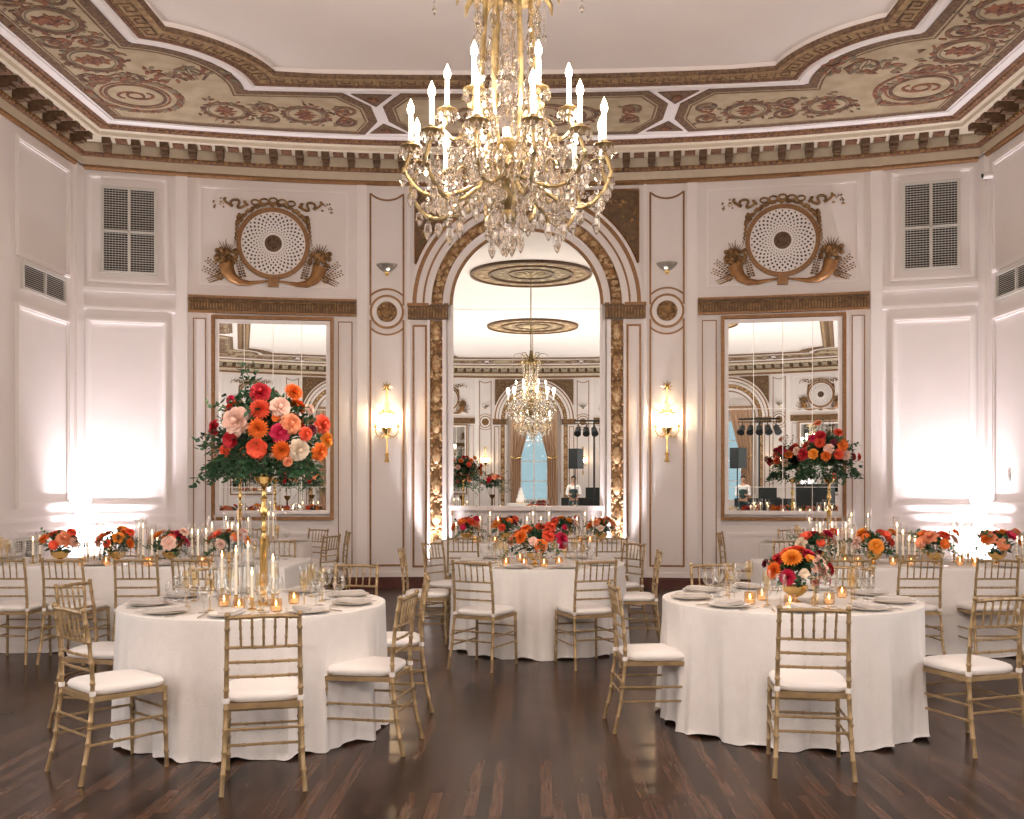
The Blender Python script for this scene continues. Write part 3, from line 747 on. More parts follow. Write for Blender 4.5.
# -------- arched mirror
az0 = ZB(526, 506); ar = rad(453.3)
t = thing('arched_mirror', 'tall round-topped mirror panel filling the central arch', 'mirror', (0, D0 - .075, 0))
poly = [(-ar, az0), (ar, az0)] + [(ar * math.cos(PI * i / 40), ZSP + ar * math.sin(PI * i / 40)) for i in range(41)]
T = Matrix.Rotation(PI / 2, 4, 'X')
g = MB(); g.prism(poly, 0, .012, T); g.build('mirror_glass', 'mirror', t, False)
s_ = MB(); s_.box((0, -.014, ZB(526, 310)), (2 * ar, .003, .008)); s_.build('pane_joint', 'seam', t, False)
f = MB()
for sg in (-1, 1): f.box((sg * (ar + .012), -.02, (az0 + ZSP) / 2), (.035, .04, ZSP - az0))
f.box((0, -.03, az0 - .03), (2 * ar + .1, .06, .07)); f.build('sill_frame', 'mould', t, False)
# -------- roundel vents
M['cornu'] = mat('gilt_cornucopia', (0.36, 0.18, 0.06), 0.45, 0.35, col2=(0.22, 0.10, 0.035), nscale=10, bump=.4, bscale=30)
def make_roundel():
    t = thing('round_wall_vent', '', 'wall vent')
    T = Matrix.Rotation(PI / 2, 4, 'X') @ Matrix.Identity(4)
    idf = lambda u, z, o: (u, o, z)
    r0 = .53
    m = MB(); arc_ring(m, 0, 0, r0 - .065, r0, 0, 2 * PI, 0, .05, idf, 40); arc_ring(m, 0, 0, r0 - .045, r0 - .02, 0, 2 * PI, .05, .062, idf, 40)
    m.box((0, .03, -r0 - .05), (.15, .05, .13)); m.build('gilt_ring', 'goldline', t)
    m = MB(); arc_ring(m, 0, 0, .11, r0 - .06, 0, 2 * PI, 0, .025, idf, 40); m.build('pierced_disc', 'mould', t)
    m = MB()
    for k, (rr, sz) in enumerate(((.165, .012), (.20, .015), (.24, .019), (.28, .022), (.32, .025), (.36, .028), (.40, .029), (.437, .022))):
        for i in range(30):
            a = 2 * PI * (i + .5 * (k % 2)) / 30; c, s2 = math.cos(a), math.sin(a)
            q = [(rr + sz * .72, 0), (rr, sz * .62), (rr - sz * .72, 0), (rr, -sz * .62)]
            P = [(x * c - y * s2, x * s2 + y * c) for x, y in q]
            kk = len(m.v); m.v += [(x, .026, z) for x, z in P] + [(x, .029, z) for x, z in P]
            m.f += [(kk, kk + 1, kk + 2, kk + 3), (kk + 4, kk + 5, kk + 6, kk + 7)] + [(kk + j, kk + (j + 1) % 4, kk + 4 + (j + 1) % 4, kk + 4 + j) for j in range(4)]
    m.build('pierced_hole', 'darkvent', t, False, kind='stuff')
    m = MB(); arc_ring(m, 0, 0, .0005, .125, 0, 2 * PI, 0, .04, idf, 24)
    for i in range(9): a = 2 * PI * i / 9; m.ball((.08 * math.cos(a), .045, .08 * math.sin(a)), .024, 6, 4)
    m.build('centre_boss', 'corn_dark', t)
    rr = random.Random(5)
    m = MB()     # ribbon garland over the top
    for i in range(40):
        a = PI * (.15 + .70 * i / 39); rd = r0 + .055 + .012 * math.sin(i * 1.9)
        m.ball((rd * math.cos(a), .02, rd * math.sin(a)), rr.uniform(.022, .036), 6, 4, (1, .6, 1))
    for k in range(5):
        x = (k - 2) * .13; arc = [(x + .058 * math.cos(a), .03, .635 + .038 * math.sin(a) - .018 * abs(k - 2)) for a in [2 * PI * j / 12 for j in range(13)]]
        m.tube(arc, .014, 5)
    for s2 in (-1, 1):
        m.tube([(s2 * (.36 + .36 * j / 32 + .035 * math.sin(j * .75)), .025, .545 + .055 * math.sin(j * .48) + .05 * j / 32) for j in range(33)], [.02] * 28 + [.018, .015, .012, .008, .004], 5)
        for j in range(14): m.ball((s2 * rr.uniform(.70, .86), .02, .57 + rr.uniform(-.08, .08)), rr.uniform(.010, .018), 5, 4)
        for j in range(16):
            z = .40 - .030 * j; m.ball((s2 * (.49 + .07 * (j / 16) + .012 * (j % 2)), .02, z), .03 * (1 - j / 20), 6, 4, (1, .5, 1.3))
    m.build('ribbon_garland', 'relief', t)
    for s2 in (-1, 1):
        m = MB()
        path = [(s2 * .07, .03, -.555), (s2 * .2, .035, -.575), (s2 * .34, .04, -.60), (s2 * .48, .045, -.59), (s2 * .59, .05, -.52), (s2 * .65, .05, -.43), (s2 * .675, .05, -.33)]
        m.tube(path, [.014, .020, .035, .055, .078, .098, .108], 10)
        m.build('cornucopia', 'cornu', t)
        m = MB()
        for j in range(46): m.ball((s2 * (.675 + rr.uniform(-.15, .15)), .06 + rr.uniform(-.02, .02), -.235 + rr.uniform(-.09, .11)), rr.uniform(.022, .042), 6, 4)
        for j in range(11): a = PI * (.05 + .9 * j / 10); L = rr.uniform(.13, .2); m.tube([(s2 * .675, .05, -.18), (s2 * .675 + L * math.cos(a), .05, -.16 + L * math.sin(a))], [.016, .003], 4)
        for (x0, z0, x1, z1) in ((.74, -.52, 1.0, -.40), (.74, -.5, .93, -.58), (.44, -.50, .50, -.27), (.74, -.44, .95, -.27)):
            for j in range(7):
                u = j / 6; x = x0 + (x1 - x0) * u; z = z0 + (z1 - z0) * u; px_, pz_ = -(z1 - z0), (x1 - x0); l = math.hypot(px_, pz_)
                for e in (-1, 1): m.ball((s2 * (x + e * px_ / l * .032), .02, z + e * pz_ / l * .032), .021 * (1.1 - .4 * u), 6, 3, (1.1, .4, .8))
            m.tube([(s2 * x0, .02, z0), (s2 * x1, .02, z1)], .006, 4)
        m.build('fruit_and_leaves', 'relief', t)
    return t
pr = Proto(make_roundel())
for fn, sg, lab in ((wback, -1, 'pierced round vent with gilt cornucopias above the mirror left of the arch'), (wback, 1, 'pierced round vent with gilt cornucopias above the mirror right of the arch'),
                    (wopp, -1, 'pierced round gilt vent seen in the right wall mirror'), (wopp, 1, 'pierced round gilt vent seen at the edge of the arched mirror')):
    p, a = wall_frame(PX(273.5) * sg, ZB(273.5, 244), fn, .005); pr.put(p, a, lab)
# -------- rectangular vents in the side bays
def make_vent(w, h, nl, nv=0):
    t = thing('wall_grille', '', 'vent grille')
    m = MB(); m.box((0, .006, 0), (w - .04, .006, h - .04)); m.build('dark_opening', 'darkvent', t, False)
    m = MB()
    for s_ in (-1, 1): m.box((s_ * (w / 2 - .02), .02, 0), (.04, .04, h)); m.box((0, .02, s_ * (h / 2 - .02)), (w - .08, .04, .04))
    m.box((0, .028, 0), (.035, .03, h - .08)); m.box((0, .028, -.02), (w - .08, .03, .03)) if nv else None
    m.build('frame', 'ventmetal', t, False)
    m = MB()
    T0 = Matrix.Rotation(R(-28), 4, 'X')
    for i in range(nl): m.box((0, .02, -h / 2 + .05 + (h - .1) * (i + .5) / nl), (w - .08, .012, (h - .1) / nl * .24))
    for i in range(nv): m.box((-w / 2 + .05 + (w - .1) * (i + .5) / nv, .012, 0), (.004, .004, h - .08))
    m.build('slat', 'ventmetal', t, False, kind='stuff')
    return t
vw = abs(PX(100) - PX(158.5)); vh = ZB(129, 187.5) - ZB(129, 274.5)
pv = Proto(make_vent(vw, vh, 34, 16))
for fn, sg, lab in ((wback, -1, 'tall dark air grille high on the wall left of the roundel vent'), (wback, 1, 'tall dark air grille high on the wall right of the roundel vent')):
    p, a = wall_frame(PX(129.3) * sg, ZB(129, 231), fn, .0); pv.put(p, a, lab, 'tall air grilles')
ya, yb = hit_side(19)[0], hit_side(65)[0]; dd = hit_side(42)[1]
pv2 = Proto(make_vent(yb - ya - .05, .36, 10))
pv2.put((-W, (ya + yb) / 2, zat(283, dd)), -PI / 2, 'low wide white air vent on the left side wall'); pv2.put((W, (ya + yb) / 2, zat(283, dd)), PI / 2, 'low wide white air vent on the right side wall')
p3 = make_vent(.55, .36, 9, 10); p3.name = 'radiator_grille'; d3 = hit_side(20)[1]; p3.location = (-W + .03, hit_side(20)[0], zat(552, d3)); p3.rotation_euler = (0, 0, -PI / 2); p3.scale = (1, 1, 1)
tag(p3, 'small pierced metal grille low on the left side wall beside the long table', 'vent grille')
# small bullet camera on right wall and switch plate
t = thing('security_camera', 'small white camera high on the right side wall', 'security camera', (W, hit_side(994)[0], zat(175, hit_side(994)[1])), PI / 2)
m = MB(); m.box((0, .015, 0), (.09, .03, .12)); m.build('bracket', 'mould', t, False)
m = MB(); m.tube([(0, .03, 0), (0, .15, -.01)], .045, 12); m.build('housing', 'mould', t)
m = MB(); m.tube([(0, .15, -.01), (0, .158, -.011)], .03, 12); m.build('lens', 'dark', t)
t = thing('light_switch', 'small switch plate on the right side wall panel', 'switch', (W, hit_side(1009)[0], zat(477, hit_side(1009)[1])), PI / 2)
m = MB(); m.box((0, .006, 0), (.08, .012, .12)); m.build('plate', 'ventmetal', t, False); m = MB(); m.box((0, .016, 0), (.02, .01, .04)); m.build('toggle', 'mould', t, False)
# -------- shell uplighters
def make_shell():
    t = thing('shell_uplighter', '', 'wall light')
    m = MB(); n = 14; prof = [(.0, -.085), (.05, -.075), (.10, -.04), (.145, .01), (.155, .035), (.145, .035), (.13, .01), (.09, -.03), (0, -.06)]
    vs = []; fs = []
    for r, z in prof:
        for i in range(n + 1): a = PI * i / n; fl = 1 + .05 * (i % 2); vs.append((r * fl * math.cos(a), r * fl * math.sin(a) * .8, z))
    for j in range(len(prof) - 1):
        for i in range(n): k = j * (n + 1) + i; fs.append((k, k + 1, k + n + 2, k + n + 1))
    m.add(vs, fs); m.build('shell_bowl', 'shell', t)
    m = MB(); m.box((0, .015, -.10), (.06, .03, .05)); m.ball((0, .03, -.12), .022); m.build('bracket', 'gold', t)
    return t
ps = Proto(make_shell())
for fn, sg, lab in ((wback, -1, 'silver shell bowl light on the pilaster left of the arch'), (wback, 1, 'silver shell bowl light on the pilaster right of the arch'),
                    (wopp, 1, 'shell bowl light seen in the arched mirror, left of the reflected arch'), (wopp, -1, 'shell bowl light seen in the arched mirror, right of the reflected arch')):
    p, a = wall_frame(PX(387) * sg, ZB(387, 267), fn, .0); ps.put(p, a, lab)
# -------- sconces
def make_sconce():
    t = thing('wall_sconce', '', 'wall sconce')
    m = MB()
    for i in range(8):
        a = 2 * PI * i / 8; m.tube([(0, .02, .60), (.085 * math.cos(a), .02, .60 + .085 * math.sin(a))], [.014, .003], 4)
    m.ball((0, .025, .60), .024); m.build('star_finial', 'gold', t)
    m = MB(); m.tube([(0, .02, .60), (0, .02, .15), (0, .02, -.40)], [.012, .015, .012], 6); m.box((0, .006, .1), (.06, .012, .5))
    m.build('backplate', 'gold', t)
    m = MB(); n = 20
    m.tube([(.115 * math.cos(2 * PI * i / n), .09 + .075 * math.sin(2 * PI * i / n), .20) for i in range(n + 1)], .014, 6)
    m.tube([(.07 * math.cos(2 * PI * i / n), .09 + .045 * math.sin(2 * PI * i / n), .245) for i in range(n + 1)], .01, 6)
    for i in range(6): a = PI * i / 3; m.tube([(.115 * math.cos(a), .09 + .075 * math.sin(a), .20), (.07 * math.cos(a), .09 + .045 * math.sin(a), .245)], .007, 4)
    m.tube([(0, .02, .245), (0, .09, .245)], .008, 4)
    m.build('crown_ring', 'gold', t)
    for sx in (-1, 1):
        m = MB(); m.lathe([(.004, .02), (.02, .025), (.032, .06), (.034, .10), (.022, .14), (.004, .165)], (.058 * sx, .09, -.02), 10); m.build('bulb', 'bulb', t)
    m = MB(); m.lathe([(.0, -.12), (.03, -.115), (.06, -.07), (.09, -.02), (.085, -.015), (.05, -.06), (0, -.09)], (0, .09, 0), 14); m.build('cup', 'gold', t)
    for sx in (-1, 1):
        m = MB(); m.tube([(0, .09, -.10), (sx * .07, .11, -.15), (sx * .13, .12, -.14), (sx * .17, .12, -.08), (sx * .165, .12, -.02)], [.010, .010, .009, .008, .008], 6)
        m.lathe([(.004, -.02), (.035, 0), (.03, .01), (.012, .012), (.012, .04), (0, .05)], (sx * .165, .12, 0), 10)
        for k in range(3): m.tube([(sx * (.05 + .04 * k), .11, -.14), (sx * (.06 + .05 * k), .10, -.19)], [.006, .002], 4)
        m.build('arm', 'gold', t)
    for sx in (-1, 1):
        m = MB(); 
        for dx in (.0, .05, -.05): m.lathe([(.0, -.03), (.009, -.015), (.0, .01)], (sx * .165 + dx * .5, .12, -.05 - abs(dx) * .4), 6)
        m.build('crystal_drop', 'crystal', t, False)
    m = MB(); m.lathe([(.012, 0), (.022, .02), (.02, .05), (.035, .09), (.0, .12)][::-1], (0, .02, -.50), 8); m.lathe([(.04, -.53), (.02, -.44), (.012, -.38)], (0, .02, 0), 8); m.build('tassel', 'gold', t)
    return t
pc = Proto(make_sconce())
SCON = []
for fn, sg, lab in ((wback, -1, 'lit brass wall sconce on the pilaster left of the arch'), (wback, 1, 'lit brass wall sconce on the pilaster right of the arch'),
                    (wopp, 1, 'lit wall sconce seen in the arched mirror, left of the reflected window'), (wopp, -1, 'lit wall sconce seen in the arched mirror, right of the reflected window')):
    p, a = wall_frame(PX(387) * sg, ZB(387, 427), fn, .0); pc.put(p, a, lab)
    q = Vector(fn(PX(387) * sg, ZB(387, 420), .16)); SCON.append(q)

# ================================================================== chandeliers
CH = room(508, 5.81)
def make_chandelier():
    t = thing('crystal_chandelier', 'large lit brass and crystal candle chandelier at the top of the view', 'chandelier', (CH[0], CH[1], 0))
    ag = 'antiquegold'
    m = MB(); m.lathe([(.0, 3.10), (.05, 3.12), (.055, 3.15), (.03, 3.18), (.06, 3.22), (.075, 3.25), (.072, 3.36), (.085, 3.38), (.05, 3.42), (.03, 3.5), (.05, 3.54), (.07, 3.56), (.03, 3.60), (.03, 3.66)], n=16)
    for i in range(10):
        a = 2 * PI * i / 10
        m.tube([(.05 * math.cos(a), .05 * math.sin(a), 3.42), (.10 * math.cos(a), .10 * math.sin(a), 3.44), (.13 * math.cos(a), .13 * math.sin(a), 3.49)], [.02, .018, .004], 5)
    m.build('central_urn', ag, t)
    m = MB(); m.lathe([(.035, 3.66), (.12, 3.70), (.09, 3.76), (.04, 3.80), (.05, 3.86), (.10, 3.9), (.05, 3.96), (.035, 4.02), (.05, 4.10), (.035, 4.18), (.05, 4.26), (.03, 4.34), (.03, 4.4)], n=14)
    m.build('crystal_column', 'crystal', t, False)
    for i in range(6):
        a = 2 * PI * i / 6
        m = MB(); m.tube([(.10 * math.cos(a), .10 * math.sin(a), 3.55), (.15 * math.cos(a), .15 * math.sin(a), 3.75), (.15 * math.cos(a), .15 * math.sin(a), 4.05), (.135 * math.cos(a), .135 * math.sin(a), 4.3), (.13 * math.cos(a), .13 * math.sin(a), 4.45)], [.009, .013, .016, .016, .013], 8)
        m.build('brass_rod', ag, t)
    m = MB(); m.lathe([(.11, 4.40), (.17, 4.42), (.18, 4.46), (.14, 4.50), (.10, 4.52), (.05, 4.62), (.03, 4.75)], n=16)
    for i in range(12):
        a = 2 * PI * i / 12; c, s_ = math.cos(a), math.sin(a)
        m.tube([(.15 * c, .15 * s_, 4.44), (.24 * c, .24 * s_, 4.50), (.29 * c, .29 * s_, 4.44), (.30 * c, .30 * s_, 4.38)], [.02, .024, .016, .003], 5)
    m.build('crown', ag, t)
    for i in range(6):
        a = 2 * PI * i / 6; c, s_ = math.cos(a), math.sin(a)
        m = MB(); m.tube([(.1 * c, .1 * s_, 4.55), (.25 * c, .25 * s_, 4.68), (.38 * c, .38 * s_, 4.66), (.43 * c, .43 * s_, 4.58)], [.012, .01, .008, .005], 5); m.build('plume_arm', ag, t)
    m = MB(); m.tube([(0, 0, 4.7), (0, 0, 6.60)], .014, 8); m.lathe([(.09, 6.59), (.07, 6.54), (.02, 6.50)], n=14); m.build('ceiling_rod', ag, t)
    # arms, bobeches, candles
    drop = MB(); drop.lathe([(.0, -.058), (.015, -.032), (.0125, -.012), (.003, 0)], n=6); dropm = drop.mesh('crystal_drop', 'crystal', False)
    big = MB(); big.lathe([(.0, -.10), (.012, -.085), (.024, -.055), (.018, -.02), (.004, 0)], n=6); bigm = big.mesh('crystal_pendant', 'crystal', False)
    cand = MB(); cand.lathe([(.0135, 0), (.0135, .155), (.01, .16)], n=10); candm = cand.mesh('candle_sleeve', 'candlesleeve')
    bul = MB(); bul.lathe([(.006, 0), (.015, .012), (.021, .032), (.017, .055), (.007, .078), (.001, .094)], n=10); bulm = bul.mesh('flame_bulb', 'bulb')
    bob = MB(); bob.lathe([(.0, -.028), (.014, -.024), (.012, -.008), (.045, -.004), (.062, .006), (.06, .010), (.02, .004), (.018, .028), (.022, .034), (.0, .034)], n=14); bobm = bob.mesh('drip_pan', ag)
    ncr = 0
    def one(r, ang, zb, z_in, dip):
        nonlocal ncr
        c, s_ = math.cos(ang), math.sin(ang)
        pr = [(.06, z_in), (.06 + (r - .06) * .30, z_in - dip * .3), (.06 + (r - .06) * .62, zb - dip), (.06 + (r - .06) * .88, zb - dip * .95), (r + .035, zb - dip * .55), (r + .03, zb - .11), (r, zb - .03)]
        # smooth
        P = []
        for i in range(len(pr) - 1):
            p0 = pr[max(i - 1, 0)]; p1 = pr[i]; p2 = pr[i + 1]; p3 = pr[min(i + 2, len(pr) - 1)]
            for k in range(5):
                u = k / 5; P.append(tuple(.5 * (2 * p1[j] + (p2[j] - p0[j]) * u + (2 * p0[j] - 5 * p1[j] + 4 * p2[j] - p3[j]) * u * u + (3 * p1[j] - p0[j] - 3 * p2[j] + p3[j]) * u ** 3) for j in range(2)))
        P.append(pr[-1])
        m = MB(); m.tube([(q[0] * c, q[0] * s_, q[1]) for q in P], .0115, 6)
        sp = [(.6 * r + .05 * math.cos(x) * (1 - x / 9), zb - dip * .55 + .05 * math.sin(x) * (1 - x / 9)) for x in [j * .5 for j in range(13)]]
        m.tube([(q[0] * c, q[0] * s_, q[1]) for q in sp], .007, 5)
        for k in range(3): 
            q = P[8 + 6 * k]; m.ball((q[0] * c, q[0] * s_, q[1]), .018, 6, 4)
        arm = m.build('candle_arm', ag, t)
        link('drip_pan', bobm, arm, (r * c, r * s_, zb)); link('candle_sleeve', candm, arm, (r * c, r * s_, zb + .03)); link('flame_bulb', bulm, arm, (r * c, r * s_, zb + .185))
        m = MB()
        for k in range(8):
            a2 = 2 * PI * k / 8; m.add([(v[0] + r * c + .056 * math.cos(a2), v[1] + r * s_ + .056 * math.sin(a2), v[2] + zb - .005) for v in drop.v], drop.f)
        for k in range(4): q = P[7 + 5 * k]; m.add([(v[0] + q[0] * c, v[1] + q[0] * s_, v[2] + q[1] - .01) for v in big.v], big.f)
        m.build('crystal_fringe', 'crystal', arm, False, kind='stuff')
    for i in range(12): one(.57, R(15 + 30 * i) + PI / 2, 3.50, 3.38, .26 if i % 2 else .33)
    for i in range(6): one(.355, R(30 + 60 * i) + PI / 2, 3.76, 3.55, .17)
    # hanging strands of crystal between arms, long pendants and the bottom cluster
    for i in range(12):
        a0, a1 = R(15 + 30 * i) + PI / 2, R(45 + 30 * i) + PI / 2
        m = MB()
        for k in range(9):
            u = k / 8; a = a0 + (a1 - a0) * u; rr = .57 - .04 * math.sin(PI * u); z = 3.46 - .13 * math.sin(PI * u)
            m.ball((rr * math.cos(a), rr * math.sin(a), z), .011, 6, 4)
        for k in range(9):
            u = k / 8; a = a0; rr = .57 - .44 * u; z = 3.46 + .28 * u - .14 * math.sin(PI * u)
            m.ball((rr * math.cos(a), rr * math.sin(a), z), .010, 6, 4)
        m.build('crystal_strand', 'crystal', t, False, kind='stuff')
    for i in range(14):
        a = 2 * PI * i / 14 + .1; rr = (.52, .34, .44)[i % 3]; zt = (3.30, 3.22, 3.34)[i % 3]; c, s_ = math.cos(a), math.sin(a)
        m = MB()
        for k in range(4): m.ball((rr * c, rr * s_, zt - .035 * k), .015 + .004 * (k % 2), 6, 4)
        m.add([(v[0] * 1.1 + rr * c, v[1] * 1.1 + rr * s_, v[2] * 1.25 + zt - .13) for v in big.v], big.f)
        for k in range(6):
            a2 = 2 * PI * k / 6; m.add([(v[0] + rr * c + .035 * math.cos(a2), v[1] + rr * s_ + .035 * math.sin(a2), v[2] + zt - .02) for v in drop.v], drop.f)
        m.build('crystal_pendant', 'crystal', t, False, kind='stuff')
    m = MB()
    for ring, (rr, z, n) in enumerate(((.10, 3.16, 10), (.07, 3.08, 8), (.03, 3.02, 5), (.13, 3.40, 12), (.2, 3.32, 14), (.24, 3.5, 18), (.30, 3.40, 18), (.38, 3.34, 20), (.28, 3.62, 16), (.20, 3.72, 12), (.46, 3.42, 22), (.13, 3.86, 9), (.16, 4.0, 9), (.14, 4.14, 9), (.17, 4.28, 9))):
        for k in range(n):
            a2 = 2 * PI * k / n + ring; m.add([(v[0] + rr * math.cos(a2), v[1] + rr * math.sin(a2), v[2] * 1.1 + z) for v in big.v], big.f)
            m.ball((rr * math.cos(a2), rr * math.sin(a2), z + .015), .013, 6, 4)
    m.build('crystal_cluster', 'crystal', t, False, kind='stuff')
    for i in range(6):
        a = 2 * PI * (i + .5) / 6; c, s_ = math.cos(a), math.sin(a)
        m = MB()
        for z in (4.40, 4.30, 3.98):
            m.add([(v[0] + .20 * c, v[1] + .20 * s_, v[2] + z) for v in big.v], big.f)
            m.ball((.20 * c, .20 * s_, z + .02), .014, 6, 4)
        for k in range(8): m.ball((.19 * c, .19 * s_, 4.36 - .05 * k), .009, 6, 4)
        a2 = 2 * PI * i / 6; c2, s2 = math.cos(a2), math.sin(a2)
        for k in range(7): m.ball((.43 * c2, .43 * s2, 4.57 - .028 * k), .010, 6, 4)
        m.add([(v[0] + .43 * c2, v[1] + .43 * s2, v[2] + 4.38) for v in drop.v], drop.f)
        m.build('crystal_chain', 'crystal', t, False, kind='stuff')
    return t
chand = make_chandelier(); KIDS[chand.name] = list(chand.children)
CH2 = (0.0, -2.3)
copy_tree(chand, loc=(CH2[0], CH2[1], 0), label='second lit crystal chandelier seen only in the arched mirror')
# painted ceiling medallions round the chandelier hooks
for i, (x, y) in enumerate((CH, CH2)):
    t = thing('ceiling_medallion', ('round painted plaster medallion where the near chandelier hangs, seen in the mirror', 'round painted plaster medallion over the second chandelier, seen in the mirror')[i], 'ceiling medallion', (x, y, 6.618))
    idf = lambda u, v, o: (u, v, -o)
    m = MB(); arc_ring(m, 0, 0, 1.0, 1.45, 0, 2 * PI, 0, .035, idf, 56); m.build('outer_ring', 'field_tan', t)
    m = MB(); arc_ring(m, 0, 0, 1.40, 1.47, 0, 2 * PI, .0, .07, idf, 56); arc_ring(m, 0, 0, .97, 1.03, 0, 2 * PI, .0, .07, idf, 56); arc_ring(m, 0, 0, .52, .57, 0, 2 * PI, .0, .05, idf, 40); m.build('raised_rim', 'corn_dark', t)
    m = MB(); arc_ring(m, 0, 0, .0005, .98, 0, 2 * PI, 0, .02, idf, 56); m.build('inner_field', 'scroll_grey', t)
    m = MB()
    for k in range(16):
        a = 2 * PI * k / 16; m.ball((1.2 * math.cos(a), 1.2 * math.sin(a), -.04), .09, 8, 5, (1, 1, .3)); m.ball((.75 * math.cos(a), .75 * math.sin(a), -.025), .07, 8, 5, (1, 1, .3))
    for k in range(10): a = 2 * PI * k / 10; m.tube([(.1 * math.cos(a), .1 * math.sin(a), -.03), (.4 * math.cos(a), .4 * math.sin(a), -.03)], [.05, .02], 5)
    m.build('rosette_ring', 'field', t)
# ================================================================== chiavari chairs
def make_chair():
    t = thing('chiavari_chair', '', 'chair')
    g = 'goldchair'
    def bamboo(pts, r, nodes, n=8):
        """tube with thickened node rings at given fractions"""
        P = [Vector(p) for p in pts]; L = [0]
        for a, b in zip(P, P[1:]): L.append(L[-1] + (b - a).length)
        def at(d):
            for i in range(len(P) - 1):
                if d <= L[i + 1] + 1e-9: u = (d - L[i]) / max(1e-9, L[i + 1] - L[i]); return P[i].lerp(P[i + 1], u)
            return P[-1]
        st = {0.0: r[0], 1.0: r[1]}
        rf = lambda f: r[0] + (r[1] - r[0]) * f
        for l in L: st[l / L[-1]] = rf(l / L[-1])
        for f in nodes:
            e = .008 / L[-1]
            st[f - e * 1.3] = rf(f) * .93; st[f - e * .5] = rf(f) * 1.2; st[f + e * .5] = rf(f) * 1.2; st[f + e * 1.3] = rf(f) * .93
        ks = sorted(k for k in st if 0 <= k <= 1)
        m = MB(); m.tube([at(k * L[-1]) for k in ks], [st[k] for k in ks], n); return m
    for s in (-1, 1):
        m = bamboo([(s * .208, -.285, 0), (s * .196, -.245, .18), (s * .188, -.215, .42), (s * .186, -.212, .55), (s * .183, -.228, .74), (s * .180, -.255, .905)], (.0135, .0125), (.12, .24, .36, .47, .58, .7, .82, .93))
        m.ball((s * .180, -.257, .915), .0165, 8, 5); m.build('rear_leg', g, t)
        m = bamboo([(s * .198, .205, 0), (s * .190, .195, .435)], (.012, .0145), (.2, .42, .64, .86)); m.build('front_leg', g, t)
    # seat frame
    m = MB(); q = [(-.20, .205), (.20, .205), (.188, -.215), (-.188, -.215)]
    P = [(x, y) for x, y in q]
    m.prism([(-.205, .20), (-.19, .215), (.19, .215), (.205, .20), (.194, -.215), (-.194, -.215)], .425, .452)
    m.build('seat_frame', g, t)
    # cushion
    m = MB(); vs = []; fs = []; nn = 28
    lay = [(.80, .452), (.97, .455), (1.03, .468), (1.04, .482), (1.0, .497), (.9, .507), (.6, .512), (.0, .514)]
    for k, z in lay:
        for i in range(nn):
            a = 2 * PI * i / nn; c, s = math.cos(a), math.sin(a); e = .36
            x = math.copysign(abs(c) ** e, c) * .198 * k; y = math.copysign(abs(s) ** e, s) * .205 * k
            if y < 0: x *= .95
            vs.append((x, y + .005, z))
    for j in range(len(lay) - 1):
        for i in range(nn): fs.append((j * nn + i, j * nn + (i + 1) % nn, (j + 1) * nn + (i + 1) % nn, (j + 1) * nn + i))
    fs.append(tuple(range(nn - 1, -1, -1))); m.add(vs, fs); cu = m.build('seat_cushion', 'cushion', t)
    for s in (-1, 1):
        m = MB(); m.lathe([(.017, -.012), (.0185, 0), (.017, .014)], (s * .188, -.213, .47), 8); m.build('cushion_tie', 'cushion', cu)
    def yb_(z): return -.212 - max(0, z - .55) ** 1.3 * .165
    def xb_(z): return .186 - (z - .55) * .017
    m = bamboo([(-.178, -.257, .900), (-.09, -.268, .906), (0, -.271, .908), (.09, -.268, .906), (.178, -.257, .900)], (.0115, .0115), (.12, .3, .5, .7, .88)); m.build('top_rail', g, t)
    for z in (.745, .668, .592):
        y = yb_(z); x = xb_(z)
        m = bamboo([(-x, y, z), (0, y - .012, z), (x, y, z)], (.0085, .0085), (.15, .38, .62, .85), 6); m.build('back_rail', g, t)
    for k in range(5):
        x = (k - 2) * .058
        m = bamboo([(x * .97, yb_(.745) - .011, .748), (x, -.268, .903)], (.0068, .0068), (.3, .65), 6); m.build('spindle', g, t)
    for z in (.20, .29):
        for s in (-1, 1):
            m = bamboo([(s * .200, -.248, z), (s * .194, .20, z)], (.008, .008), (.2, .4, .6, .8), 6); m.build('stretcher', g, t)
    for z in (.25, .33):
        m = bamboo([(-.194, .20, z), (.194, .20, z)], (.008, .008), (.25, .5, .75), 6); m.build('stretcher', g, t)
    for z in (.245, .325):
        m = bamboo([(-.196, -.235, z), (.196, -.235, z)], (.008, .008), (.25, .5, .75), 6); m.build('stretcher', g, t)
    return t
CHAIR = Proto(make_chair())
